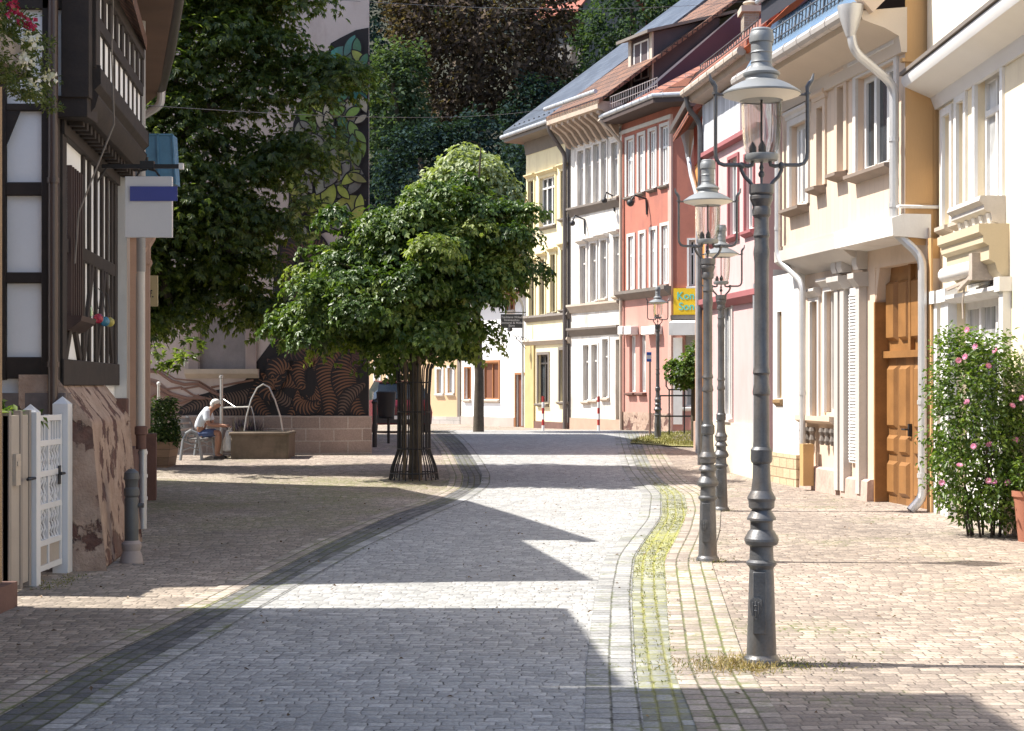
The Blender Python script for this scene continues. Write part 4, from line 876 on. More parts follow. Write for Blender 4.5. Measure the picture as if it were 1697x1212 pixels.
    mb = MB(F); mb.box(0, d0-.3, -.02, .05, -.2, .3); mb.box(d1+.1, F.L, -.02, .05, -.2, .3); mb.build('plinth', M['sandstone'], r)
cream_house()

# ---------------------------------------------------------------- hibiscus and pot in front of the cream house
def hibiscus():
    P = [(1560,560),(1590,548),(1625,562),(1660,560),(1690,600),(1702,680),(1700,760),(1692,835),(1665,868),(1625,872),(1592,858),(1562,828),(1545,790),(1555,720),(1550,640)]
    d = 18.0; g = G(1640, 888); r = thing('hibiscus_shrub', 'tall green hibiscus shrub with pink flowers by the cream wall', 'shrub', (X(1630,d), d, 0))
    W, o = crown_points(P, d, .48, 800, 45, .75); W[:, 0] = np.minimum(W[:, 0], 5.72)
    W = W+RNG.normal(size=W.shape)*(.05,.05,.05); W[:, 0] = np.minimum(W[:, 0], 5.74); C, N, D_ = clumps(W, o, 11, .13, .9, .5); kites('foliage', C, N, D_, RNG.uniform(.045,.085,len(C)), RNG.uniform(.025,.045,len(C)), M['hibiscus'], r)
    pk = leafmat('pink petals', (.50,.13,.30), (.62,.24,.42), (.72,.42,.56), .3); fl = [(1605,547),(1618,575),(1652,582),(1585,598),(1598,592),(1640,607),(1605,667),(1675,673),(1613,740),(1643,737),(1650,800),(1670,800),(1637,797),(1590,772),(1692,660),(1560,800),(1688,730)]
    for (x, y) in fl:
        c = np.array((X(x, 17.55), 17.55+RNG.uniform(-.1,.1), Z(y, 17.55))); ax = np.array((-.5,-.8,.3))+RNG.normal(size=3)*.3; ax /= np.linalg.norm(ax)
        u = np.cross(ax, (0,0,1)); u /= np.linalg.norm(u); v = np.cross(ax, u); n = 10; t = np.arange(n)*2*math.pi/5+(np.arange(n)//5)*.6
        D_ = np.cos(t)[:, None]*u+np.sin(t)[:, None]*v+ax*.45; kites('flower', np.repeat(c[None], n, 0), np.repeat(ax[None], n, 0), D_, .042, .04, pk, r)
    mb = MB()
    for i in range(9):
        a = i*.7; x, y = g[0]-.08+.2*math.cos(a)*.9, d+.16*math.sin(a)
        mb.tube([(x,y,0),(x+.05*math.cos(a),y+.03,.35),(x+.2*math.cos(a*1.7),y+.1*math.sin(a),1.0)], [.014,.012,.008], 6)
    mb.build('stem', mat('dark stems', (.04,.03,.02), .8), r)
    t = thing('terracotta_pot', 'tall terracotta pot right of the hibiscus at the picture edge', 'plant pot', (X(1706,17.4), 17.4, 0))
    mb = MB(); mb.lathe([(.12,0),(.15,.3),(.17,.48),(.19,.5),(.19,.56),(.16,.56),(.15,.5)], (X(1706,17.4),17.4,0), 20); mb.build('pot', mat('terracotta', (.33,.13,.08), .85, .15), t)
    Wc = np.array([(X(1706,17.4),17.4,.7)])+RNG.normal(size=(60,3))*(.1,.1,.16); C, N, D_ = clumps(Wc, unit(60), 6, .08); kites('foliage', C, N, D_, .07, .03, M['hibiscus'], t)
hibiscus()
# ================================================================ left side: ochre house at the picture edge (most of it beside the camera)
def ochre_house():
    r = thing('ochre_house', 'ochre rendered house corner with red stone foot at the far left edge', 'house', (-3.98, 12.2, 0)); wm = mat('ochre render', (.30,.20,.115), .85, .1)
    x = -3.965; mb = MB(); mb.box(-11, x, -4, 12.2, 0, 5.3); mb.box(-11, x-.002, -4, 9.2, 5.3, 8.0); mb.build('wall', wm, r, flat=True)
    mb = MB(); mb.slab([(-11,12.35,5.52),(-3.62,12.35,5.52),(-3.40,9.2,5.52),(-11,9.2,5.52)], .16); mb.box(-11, -3.5, -4, 9.15, 8.05, 8.25); mb.box(-9, -3.74, 8.75, 9.2, 7.6, 8.04); mb.build('roof', M['browntile'], r, flat=True)
    mb = MB(); mb.box(-11, x+.10, -4, 12.26, -.1, .2); mb.build('plinth', M['redstone'], r)
    # window box full of flowers
    t = thing('flower_box', 'overflowing window box of red and white flowers at the upper left', 'flower box', (-3.75, 11.5, 4.0)); y0, y1 = 10.7, 11.75
    mb = MB(); mb.prism([(-3.94,4.02),(-3.60,4.02),(-3.57,4.2),(-3.94,4.2)], y0, y1); mb.build('box', mat('grey planter', (.30,.26,.24), .7), t)
    mb = MB(); mb = None
    for q in (y0+.3, y1-.3): mb = MB(); mb.prism([(-3.955,4.0),(-3.62,4.0),(-3.62,3.94),(-3.90,3.90),(-3.92,3.6),(-3.955,3.6)], q, q+.06); mb.build('bracket', M['black'], t)
    NB = 300; W = np.stack([RNG.uniform(-3.92,-3.38,NB), RNG.uniform(y0,y1,NB), np.zeros(NB)], 1); W[:, 2] = 4.2+RNG.uniform(-.3,.36,NB)-np.clip((W[:, 0]+3.62)*1.4, 0, .3)
    W[:, 2] = np.maximum(W[:, 2], np.where(W[:, 0] > -3.6, 3.8, 4.2))
    C, N, D = clumps(W, unit(NB), 18, .07); kites('foliage', C, N, D, RNG.uniform(.025,.05,len(C)), .018, M['boxleaf'], t)
    for nm, cols, k in (('red_flower', ((.30,.01,.05),(.42,.02,.08),(.5,.05,.15)), 34), ('white_flower', ((.6,.58,.55),(.7,.68,.66),(.78,.76,.74)), 30)):
        m = leafmat(nm, *cols, .2); sp = [(-3.80,10.9,4.50),(-3.62,10.95,4.42),(-3.50,11.0,4.36),(-3.42,11.1,4.30)] if k == 34 else [(-3.34,10.9,4.12),(-3.40,11.1,3.86),(-3.32,11.3,3.96),(-3.36,10.85,3.98)]
        for s_ in sp:
            c = np.array([s_])+RNG.normal(size=(k, 3))*.026; kites(nm, c, unit(k), unit(k), .04, .035, m, t)
ochre_house()

# ================================================================ half timbered house
FBg = Fac((-4.25, 14.67), (-4.68, 18.47)); FBu = FBg.shift(.30)
def timber_house():
    r = thing('half_timbered_house', 'half timbered house with dark beams, white panels and jettied upper floor', 'house', (-4.4, 16, 0)); F, U = FBg, FBu
    Nf = Fac((-9.0, 14.62), (-4.24, 14.62))            # wall facing the camera
    wp = mat('white lime panel', (.86,.86,.86), .85, .05, 1.5, .15, 40)
    zj = 4.40; ze = 5.72
    mb = MB(F); wall_cells(mb, 0, F.L, 0, zj, []); mb.fr = U; wall_cells(mb, 0, U.L, zj, ze, []); mb.quad((0,0,zj),(U.L,0,zj),(U.L,-.3,zj),(0,-.3,zj)); mb.quad((U.L,0,zj),(U.L,-6,zj),(U.L,-6,ze),(U.L,0,ze))
    mb.fr = Nf; mb.quad((0,0,0),(Nf.L,0,0),(Nf.L,0,zj),(Nf.L+.3,0,zj),(Nf.L+.3,0,ze),(2.2,0,9.2),(0,0,7.4)); mb.build('wall', wp, r, flat=True)
    tm = MB(F)
    # ground floor side: post, plate, sill, studs
    zs = 1.78; zp = zj-.02
    def post(a0, a1, c0, c1, b=.03): tm.box(a0, a1, -.05, b, c0, c1)
    post(0, .22, zs, zp, .05); post(F.L-.2, F.L, zs+.2, zp, .04); tm.box(0, F.L, -.05, .06, zs-.05, zs+.2); tm.box(0, F.L, -.05, .07, zp-.3, zp-.001)
    for a in (1.35, 1.75, 2.2, 2.65, 3.05, 3.4): post(a, a+.12, zs+.2, zp-.3)
    tm.box(.22, F.L-.2, -.05, .035, 3.0, 3.14)
    for a0, c0, a1, c1 in ((1.4,zs+.2,2.0,3.0),(2.3,zs+.2,2.9,3.0),(3.5,zs+.2,3.0,3.0),(.3,zs+.2,.7,2.4),(1.2,zs+.2,.75,2.4)): tm.beam((a0,.01,c0),(a1,.01,c1),.05,.12,(1,0,0))
    tm.fr = U                                             # jetty bressummer, dentils and upper studs
    tm.run([(-.3,-.14),(-.02,-.14),(.04,-.06),(.07,.05),(.03,.1),(.09,.16),(.09,.32),(-.05,.34)], -.02, U.L, zj)
    for i in range(16): a = .1+i*(U.L-.2)/15; tm.box(a, a+.1, -.22, -.08, zj-.22, zj-.13)
    tm.box(0, U.L, -.05, .035, 5.14, 5.27); tm.box(0, U.L, -.05, .05, ze-.15, ze)
    for i in range(10): a = .4+i*(U.L-.45)/9; tm.box(a, a+.075, -.05, .015, zj+.31, 5.14)
    for i in range(9): a = .25+i*(U.L-.3)/8; tm.box(a, a+.16, -.05, .03, 5.27, ze)
    tm.box(-.03, .22, -.06, .06, zj+.3, ze)
    tm.fr = Nf; L = Nf.L; XN = lambda px: X(px, 14.62)+9.0
    zn = lambda py: Z(py, 14.62)
    tm.box(XN(72), L+.02, -.04, .07, zs-.1, zj); tm.box(XN(105), L+.32, -.04, .08, zj, ze); tm.box(XN(72), XN(91), -.04, .05, zj, ze)
    tm.box(0, XN(12), -.04, .05, zs, ze)
    for y0, y1 in ((303,325),(452,470),(592,628),(173,185)): tm.box(XN(12), XN(72), -.04, .045, zn(y1), zn(y0))
    tm.box(0, L+.3, -.04, .05, zn(17), zn(-6)); tm.box(XN(91), XN(105), -.04, .03, zn(17), ze)
    tm.prism([(XN(12),zn(240)),(XN(38),zn(176)),(XN(12),zn(176))], -.04, .04)
    tm.box(XN(96), L+.3, -.3, .06, zj-.18, zj+.02)
    tf = tm.build('timber_frame', M['timber'], r, bevel=.008)
    # bow shaped window behind dark shutters
    br = mat('brown window frame', (.04,.02,.016), .6, .3)
    h = (.42, 1.12, 2.4, 3.85); o = MB(F)
    o.box(h[0], h[1], .0, .02, h[2], h[3]); wn = o.build('window', M['curtain'], r)
    o = MB(F)
    for k in range(6): a = h[0]+k*(h[1]-h[0]-.05)/5; o.box(a, a+.05, .0, .06, h[2], h[3])
    o.build('window_bars', br, wn); o = MB(F); o.run([(0,0),(.17,0),(.16,-.05),(.06,-.13),(0,-.15)], h[0]-.08, h[1]+.12, h[2]); o.build('sill', br, wn)
    # battered stone plinth with a sloping cap
    o = MB(F); n = 8
    pr = [(-.3,0),(.44,0),(.36,.7),(.30,1.38),(-.02,1.80),(-.3,1.80)]
    o.run(pr, -.12, 2.6); o.build('stone_plinth', M['rubble'], r, bevel=.03)
    o = MB(Nf); o.box(0, L+.1, -.1, .10, -.05, 1.66); o.build('foundation', mat('dark foundation stone', (.15,.125,.12), .9, .35, 3, .6, 12), r)
    o = MB(); x_ = X(88,14.5); o.tube([(x_,14.5,.1),(x_,14.5,ze-.1)], .045, 12)
    for zz in (1.9, 3.6): o.tube([(x_,14.5,zz),(x_,14.5,zz+.05)], .055, 12)
    o.build('downpipe', mat('brown downpipe', (.07,.045,.038), .35, .2), r)
    # roof
    rf = MB(U); rf.slab([(-.68,.34,ze+.1),(U.L-.05,.08,ze+.1),(U.L-.05,-3.4,ze+3.6),(-.2,-3.4,ze+3.6)], .16); rf.slab([(-.2,-3.4,ze+3.6),(U.L-.05,-3.4,ze+3.6),(U.L-.05,-7,ze+.1),(-.75,-7,ze+.1)], .16); rf.build('roof', M['browntile'], r, flat=True)
    # loose cable down the facade
    a = U.s(188, .1); c = thing('loose_cable', 'thin loose cable hanging down the half timbered facade', 'cable', U(a, .1, 5.6))
    o = MB(U); o.tube([(a,.1,5.7),(a-.05,.09,5.0),(a-.1,.12,4.3),(a-.35,-.18,3.4),(a-.45,-.2,2.9)], .009, 5); o.build('wire', M['trimdark'], c)
    cols = (('green glass bottle ornament hanging from the half timbered facade', (.05,.28,.08), 146, 508), ('red glass ball hanging below the window sill', (.45,.03,.07), 163, 528), ('blue glass ball hanging beside the white wall edge', (.08,.28,.42), 174, 533), ('yellow glass ball, outermost of the hanging ornaments', (.55,.48,.12), 182, 534))
    for i, (lb, cl, px, py) in enumerate(cols):
        d = 16.5+i*.35; p = (X(px,d), d, Z(py,d)); t = thing('glass_ornament', lb, 'ornament', p, 'glass ornaments hanging on the half timbered house'); o = MB()
        if i == 0: o.lathe([(.01,.13),(.015,.06),(.035,.02),(.055,-.06),(.055,-.1),(.01,-.11)], p, 12)
        else: o.ball(p, .055)
        g = mat('ornament glass %d' % i, cl, .12, .2); g.node_tree.nodes['Principled BSDF'].inputs['Transmission Weight'].default_value = .4; o.build('glass', g, t)
        o = MB(); o.tube([(p[0],p[1],p[2]+.1),(p[0]-.02,p[1],p[2]+.3),(p[0]-.12,p[1],p[2]+.42)], .005, 5); o.build('string', M['black'], t)
timber_house()

# ================================================================ pilastered house with white end wall
FC = Fac((-4.54, 18.5), (-5.66, 24.0))
def pilaster_house():
    r = thing('pilastered_house', 'sandstone pilastered house with white end wall and long rain gutter', 'house', (-5.2, 21, 0)); F = FC
    ze = 6.15; Nw = Fac((-9, 18.5), (-4.54, 18.5)); q = [(-4.54,18.5),(-5.66,24.0),(-6.7,26.0),(-11,27.5),(-12,18.5)]
    mb = MB(); n = len(q)
    for i in range(n):
        a, b = q[i], q[(i+1) % n]; mb.quad((*a,0),(*b,0),(*b,ze),(*a,ze))
    mb.m = 1; mb.quad((-9,18.49,0),(-4.54,18.49,0),(-4.54,18.49,ze),(-9,18.49,ze))
    mb.build('wall', [mat('grey pink wall', (.42,.34,.29), .85, .1), M['white']], r, flat=True)
    mb = MB(F); L = F.L
    for a0, a1, m in ((L-.55,L+.02,0),(.9,1.25,0),(2.6,2.95,0)):
        z0, z1 = .98, Z(436, 24.0)
        mb = MB(F); mb.box(a0, a1, 0, .09, z0, z1+.1)
        for k in range(4): w_ = (a1-a0)/4; a = a0+k*w_; mb.box(a+w_*.2, a+w_*.8, .09, .125, z0+.1, z1-.05)
        mb.run([(0,0),(.13,0),(.16,.06),(.13,.1),(.13,.3),(.2,.42),(.22,.5),(0,.52)], a0-.03, a1+.03, z1-.06); mb.build('pilaster', M['sandstone'], r)
    mb = MB(F); mb.box(.02, L+.03, -.02, .07, -.1, .98); mb.box(L-.6, L+.06, 0, .22, -.1, 1.0); mb.build('plinth', M['redstone'], r)
    mb = MB(Nw); x = lambda px: X(px, 18.5)+9
    rr = random.Random(3); z = 0
    for c0, c1, p0 in ((-.05,.35,186),(.355,.72,180),(.725,1.05,188),(1.055,1.30,182),(1.305,1.58,184)): mb.box(x(p0), x(212), -.05, .05, c0, c1)
    mb.build('corner_stones', M['redstone'], r, bevel=.015)
    # hipped roof, boarded soffit and long gutter
    E = [(-3.80,17.7),(-5.32,23.6),(-6.5,26.3),(-11.2,28.0),(-12.6,17.6)]; zt = ze+.1; R1, R2 = (-8.6,20.0,zt+3.6), (-8.8,24.2,zt+3.6)
    mb = MB(); P = [(*e, zt) for e in E]; mb.slab(P, .14); mb.build('eaves_soffit', mat('brown boarded soffit', (.12,.075,.055), .8, .2), r, flat=True)
    mb = MB(); P = [(*e, zt+.004) for e in E]; mb.add(P+[R1, R2], [(0,1,6,5),(1,2,6),(2,3,6),(3,4,5,6),(4,0,5)]); mb.build('roof', M['browntile'], r, flat=True)
    gm = mat('dark weathered gutter', (.035,.03,.028), .5, .3, 6, .1)
    mb = MB(); mb.tube([(-3.72,17.5,zt-.02),(-4.6,21,zt-.04),(-5.3,23.6,zt-.06)], .095, 12); g = mb.build('rain_gutter', gm, r)
    pipe(ident, r, [(-5.24,23.45,zt-.1),(-5.26,23.5,zt-.32),(-5.55,23.65,zt-.45)], M['zinc'], .06, name='outlet_pipe')
    # two downpipes by the white wall
    a = .35; lp = mat('grey painted pipe', (.30,.29,.28), .5, .15); wl = mat('pale painted pipe', (.52,.49,.45), .5, .12)
    z_ = lambda py: Z(py, 18.8)
    mb = MB(F); mb.tube([(a,.15,z_(450)),(a,.15,ze)], .055, 12); mb.build('downpipe', lp, r)
    mb = MB(F); mb.tube([(a,.15,z_(712)),(a,.15,z_(450))], .05, 12); mb.tube([(a+.12,.12,z_(712)),(a+.12,.12,z_(452))], .035, 10); mb.build('downpipe', wl, r)
    mb = MB(F); mb.lathe([(.06,z_(745)),(.062,z_(722)),(.075,z_(720)),(.075,z_(708)),(.05,z_(706))], (a,.15,0), 12); mb.build('pipe_collar', M['redstone'], r)
    mb = MB(F); mb.tube([(a+.04,.17,.0),(a+.04,.17,z_(745))], .05, 12)
    for zz in (.35, .62, .9): mb.tube([(a+.04,.17,zz),(a+.04,.17,zz+.04)], .06, 12)
    mb.build('downpipe', M['zinc'], r)
    mb = MB(Nw); mb.box(x(190), x(213), .055, .16, Z(806,18.5), Z(776,18.5)); bx = mb.build('meter_box', M['white'], None, bevel=.01); tag(bx, 'small white meter box on the dark stone foot of the white wall', 'meter box')
    mb = MB(Nw); mb.box(x(189), x(202), .06, .2, 0, Z(868,18.5)); mb.box(x(193), x(196), .055, .1, Z(868,18.5), Z(806,18.5)); bx = mb.build('junction_box', M['white'], None, bevel=.01); tag(bx, 'small pale cable junction box at ground level behind the bollard', 'junction box')
pilaster_house()

# ---------------------------------------------------------------- signs on the left row
def left_signs():
    d = 17.0; z = Z(276, d); x0, x1 = X(150, d), X(297, d); r = thing('hanging_sign', 'blank white hanging sign with blue band on a black iron bracket', 'sign', (x0, d, z))
    mb = MB(); mb.box(x0, x1, d-.02, d+.02, z-.022, z+.022); mb.box(X(233,d), X(256,d), d-.04, d+.04, z-.03, z+.055); mb.tube([(X(244,d),d,z+.05),(X(244,d),d,z+.1)], .015, 6)
    mb.tube([(X(244,d),d,z-.03),(X(232,d),d,z-.05),(X(225,d),d,z-.12)], .012, 6); mb.tube([(X(246,d),d,z-.03),(X(258,d),d,z-.05),(X(266,d),d,z-.12)], .012, 6)
    mb.tube([(x0-.05,d,z-.35),(X(176,d),d,z-.02)], .012, 6); mb.build('bracket', M['black'], r)
    mb = MB(); mb.box(X(208,d), X(286,d), d-.025, d+.025, Z(394,d), Z(293,d)); mb.build('board', mat('white sign board', (.60,.59,.60), .45, .04), r, bevel=.004)
    mb = MB(); mb.box(X(217,d), X(295,d), d-.045, d-.028, Z(334,d), Z(310,d)); mb.build('blue_band', mat('blue band', (.055,.07,.27), .4, .08), r)
    mb = MB(); mb.box(x1+.002, X(304,d), d-.035, d+.035, z-.032, z+.032); mb.build('end_cap', M['whitetrim'], r)
    d = 21.0; r = thing('blue_metal_panel', 'weathered blue sheet metal panel behind the hanging white sign', 'panel', (X(262,d), d, Z(300,d))); bm = mat('blue painted metal', (.075,.20,.33), .45, .25, 4, .1, 30)
    mb = MB(); mb.prism([(X(226,d),Z(306,d)),(X(292,d),Z(306,d)),(X(287,d),Z(224,d)),(X(226,d),Z(224,d))], d-.03, d+.25); mb.build('sheet', bm, r)
    mb = MB()
    for a, b in (((226,224),(287,224)),((287,224),(292,306)),((262,224),(264,306))): mb.beam((X(a[0],d),d-.04,Z(a[1],d)),(X(b[0],d),d-.04,Z(b[1],d)),.03,.02)
    mb.build('seam', bm, r)
    d = 24.3; r = thing('yellow_sign', 'small yellow projecting sign with black lettering beside the sandstone pilaster', 'sign', (X(248,d), d, Z(480,d)))
    mb = MB(); mb.box(X(230,d), X(261.5,d), d-.03, d+.03, Z(508,d), Z(457,d)); mb.build('board', mat('faded yellow board', (.46,.37,.20), .5, .06), r)
    text('lettering', 'Hof.', .16, r, (X(256,d), d-.034, Z(488,d)), (1,0), (0,-1), M['black'], 'RIGHT')
left_signs()

# ---------------------------------------------------------------- bollard, gate
def gate():
    p = G(218, 933); r = thing('bollard', 'dark metal bollard on a pale stone foot by the drainpipe', 'bollard', p); x, y, z = p
    mb = MB(); mb.lathe([(.068,.20),(.068,.62),(.062,.64),(.075,.66),(.075,.72),(.062,.74),(.066,.80),(.078,.82),(.07,.88),(.03,.915)], p, 18); mb.tube([(x+.06,y,.56),(x+.12,y,.56)], .022, 8); mb.build('post', mat('grey green bollard iron', (.085,.088,.09), .5, .2, 5, .1), r)
    mb = MB(); mb.lathe([(.115,-.02),(.105,.06),(.085,.12),(.095,.15),(.095,.19),(.07,.22)], p, 18); mb.build('foot', mat('pale bollard foot', (.33,.28,.26), .8, .15), r)
    Gf = Fac((-4.15, 12.45), (-4.15, 14.62)); s = lambda px: Gf.s(px); gp = mat('white painted gate', (.66,.66,.67), .45, .05, 3, .05); br = mat('beige painted panel', (.38,.33,.285), .6, .12, 3, .1)
    r = thing('white_garden_gate', 'white ornamental metal gate between stone plinth and beige panel', 'gate', Gf(1.5, 0, 0))
    a0, a1 = s(54), s(101); zt = 1.50
    for nm, a, h, w_ in (('gate_post', a0-.06, 1.50, .06), ('gate_post', a1+.05, 1.56, .075)):
        mb = MB(Gf); mb.box(a-w_, a+w_, -.07, .07, 0, h); mb.add([(a-w_,-.07,h),(a+w_,-.07,h),(a+w_,.07,h),(a-w_,.07,h),(a,0,h+.07)], [(0,1,4),(1,2,4),(2,3,4),(3,0,4)]); mb.build(nm, gp, r)
    mb = MB(Gf); A0, A1 = a0+.01, a1-.04
    for z in (.12, .34, .66, .95, 1.22, zt-.06): mb.box(A0, A1, -.022, .022, z-.025, z+.025)
    for a in (A0, A1-.04, (A0+A1)/2-.02): mb.box(a, a+.04, -.02, .02, .09, zt-.03)
    mb.build('frame', gp, r)
    n = 9; k = 0
    for i in range(n):
        a = A0+.07+i*(A1-A0-.16)/(n-1); mb = MB(Gf)
        P = [(a+.009*math.sin(j*1.57), .009*math.cos(j*1.57), .36+j*.026) for j in range(34)]; mb.tube(P, .010, 6)
        mb.lathe([(.005,-.05),(.02,0),(.005,.05)], (a,0,.62+.1*(i % 2)), 6); mb.lathe([(.005,-.05),(.02,0),(.005,.05)], (a,0,1.0-.1*(i % 2)), 6)
        mb.box(a-.011, a+.011, -.01, .01, 1.24, zt-.09); mb.build('gate_bar', gp, r)
    mb = MB(Gf); mb.box(A0, A1, -.008, .008, .14, .32); mb.build('kick_panel', br, r)
    mb = MB(Gf); mb.tube([(A1-.09,.02,.93),(A1-.09,.07,.93),(A1-.22,.075,.93)], .013, 6); mb.box(A1-.12, A1-.06, .02, .03, .83, 1.0); mb.build('handle', M['black'], r)
    r = thing('beige_garden_panel', 'beige metal garden panel with letter slot beside the white gate', 'fence panel', Gf(.6, 0, 0))
    b0, b1 = s(9), a0-.13; mb = MB(Gf); mb.box(b0, b1, -.02, .02, .06, 1.48); mb.build('sheet', br, r)
    mb = MB(Gf)
    for a in (b0, b1-.06, (b0+b1)/2): mb.box(a, a+.06, -.03, .03, .02, 1.52)
    mb.build('frame', mat('darker beige frame', (.27,.235,.21), .6, .1), r)
    m_ = (b0+b1)/2; mb = MB(Gf); mb.box(b0+.12, m_-.06, .021, .05, .9, 1.16); mb.box(b0+.14, m_-.08, .05, .06, 1.06, 1.1); mb.build('letter_box', M['trimpale'], r)
    mb = MB(Gf); mb.tube([(b1-.1,.03,.94),(b1-.1,.09,.94),(b1-.3,.09,.94)], .013, 6); mb.build('handle', M['black'], r)
    t = thing('garden_shrub', 'small bright green shrub peeping over the beige garden panel', 'shrub', (-4.6, 13.6, 0))
    W = np.array((-4.5,13.5,1.5))+RNG.normal(size=(40,3))*(.14,.2,.07); C, N, D = clumps(W, unit(40), 10, .09); kites('foliage', C, N, D, .09, .04, M['maple'], t)
    mb = MB(); mb.tube([(-4.6,13.6,0),(-4.55,13.55,.7),(-4.5,13.5,1.45)], [.03,.025,.012], 7); mb.build('stem', M['bark'], t)
gate()
# ================================================================ mural house on the square
FD = Fac((-13.5, 34.6), (X(612, 34.6), 34.6))
def mural_house():
    F = FD; r = thing('mural_house', 'tall house with leaf and striped coil murals on its shaded wall', 'house', (-7, 34.6, gz(34.6)))
    d = 34.6; XD = lambda px: X(px, d)+13.5; ZD = lambda py: Z(py, d); L = F.L; ze = 10.4; x1 = X(612, d)
    h = (XD(331), XD(407), ZD(612), ZD(505)); mb = MB(F); wall_cells(mb, 0, L, -.1, ze, [h], rev=.14)
    q = [(x1, d), (x1-1.75, d+9.6), (-13.5, d+9.6), (-13.5, d)]
    for i in range(3): mb.fr = ident; a, b = q[i], q[i+1]; mb.quad((*a,-.1),(*b,-.1),(*b,ze),(*a,ze))
    mb.build('wall', mat('pinkish plaster', (.50,.42,.385), .9, .1, .7, .2, 30, dirt=(.33,.24,.21), damt=.5), r, flat=True)
    mb = MB(); P = [(x1+.02,d-.02,ze),(x1-1.73,d+9.6,ze),(-13.7,d+9.6,ze),(-13.7,d-.02,ze)]; mb.add(P+[(x1-5,d+4.6,ze+3.2),(-10,d+4.6,ze+3.2)], [(0,1,4),(1,2,5,4),(2,3,5),(3,0,4,5),(0,1,2,3)]); mb.build('roof', M['slate'], r, flat=True)
    bs = brick('pale ashlar', (.36,.27,.225), (.27,.20,.165), (.42,.35,.30), .62, .27, .016, wob=.015, bump=.4); mb = MB(F); mb.box(0, L+.05, -.1, .10, -.1, ZD(690)); mb.build('plinth', bs, r, flat=True)
    w_ = MB(F); a0, a1, z0, z1 = h; w_.box(a0, a1, -.1, -.04, z0, z1); wn = w_.build('window', mat('grey violet blind', (.23,.20,.195), .7, .25, 2.5), r)
    w_ = MB(F)
    w_.box(a0-.24, a1+.24, -.02, .045, z1+.002, z1+.2)
    for a in (a0-.24, a1+.02): w_.box(a, a+.22, -.02, .05, z0-.1, z1+.01)
    w_.build('surround', mat('mauve surround', (.33,.26,.235), .8), wn)
    w_ = MB(F); w_.run([(0,0),(.22,0),(.2,-.1),(.04,-.2),(0,-.2)], a0-.3, a1+.3, z0); w_.build('sill', M['trimpale'], wn)
    # painted leaves: dark ground, then flat pointed leaves
    cols = [(.30,.34,.05),(.16,.26,.05),(.045,.19,.16),(.05,.15,.08),(.24,.24,.19),(.34,.30,.22),(.27,.27,.05),(.18,.17,.15)]
    lm = [mat('mural leaf %d' % i, tuple(.95*x+.08*sum(c)/3 for x in c), .85, .5, 1.6, .2, 18, dirt=(.10,.09,.08), ds=1.6, damt=.6) for i, c in enumerate(cols)]; dk = mat('mural dark ground', (.018,.015,.016), .85, .2)
    mb = MB(F); out = [(476,392),(480,300),(486,205),(505,150),(535,118),(548,72),(566,62),(590,50),(611,46),(611,400),(590,398),(540,385),(500,402)]
    mb.prism([(XD(a), ZD(b)) for a, b in out][::-1], .0, .006)
    done = []; rr = random.Random(5)
    def leaf(cx, cy, ln, wd, ang, mi, b=.006):
        pts = []
        for k in range(13):
            t = k/12; pts.append((ln*(t-.5), wd*.5*math.sin(math.pi*t)**.8*(1-.25*(t-.5))))
        pts += [(p[0], -p[1]) for p in pts[-2:0:-1]]; c, s_ = math.cos(ang), math.sin(ang)
        poly = [(XD(cx+p[0]*c-p[1]*s_), ZD(cy+p[0]*s_+p[1]*c)) for p in pts]
        mb.m = mi; mb.prism(poly, b, b+.004); mb.m = 0
    cand = []
    for k in range(420):                                    # large leaves first, smaller ones laid over them, every leaf with its dark outline
        big = k < 150; cx, cy = rr.uniform(478, 612), rr.uniform(50, 400)
        ln = rr.uniform(50, 82) if big else rr.uniform(24, 48); wd = ln*rr.uniform(.36, .5); ang = rr.choice((0.3, .9, 1.3, 1.8, 2.4, 2.9))+rr.uniform(-.3, .3)
        if any((cx-a)**2+(cy-b)**2 < (.33*min(ln, c))**2 for a, b, c in done): continue
        if not all(inpoly(np.array([cx+math.cos(ang)*ln*t]), np.array([cy+math.sin(ang)*ln*t]), out)[0] for t in (-.5, 0, .5)): continue
        if cx+abs(math.sin(ang))*wd*.5+abs(math.cos(ang))*ln*.1 > 610: continue
        done.append((cx, cy, ln)); cand.append((cx, cy, ln, wd, ang))
    cand.sort(key=lambda q: -q[2])
    for k, (cx, cy, ln, wd, ang) in enumerate(cand):
        mi = rr.choice((2, 2, 3, 0, 1)) if cy < 115 else rr.choice((1, 2, 1, 3, 0)) if cy < 170 else rr.choice((5, 5, 4, 1)) if cy < 205 else rr.choice((1, 1, 4, 3, 7)) if cy < 260 else rr.choice((7, 6, 4, 0, 7)) if cy < 320 else rr.choice((6, 0, 6, 4))
        b = .006+k*.0007; leaf(cx, cy, ln+5, wd+4.6, ang, 0, b-.003); leaf(cx, cy, ln, wd, ang, mi+1, b-.0027)
    mb.build('leaf_mural', [dk]+lm, r, flat=True)
    # painted coils: fat striped tubes over a dark ground, fading to thin brown waves on the left
    cm = [mat('mural stripe %d' % i, c, .8, .25, 1.5, .1) for i, c in enumerate([(.17,.08,.043),(.135,.085,.062),(.10,.048,.038)])]
    mb = MB(F); o2 = [(292,688),(300,678),(330,655),(400,635),(415,622),(425,600),(455,560),(452,480),(462,400),(505,388),(560,420),(611,500),(611,689)]
    mb.prism([(XD(a), ZD(b)) for a, b in o2], .002, .008)
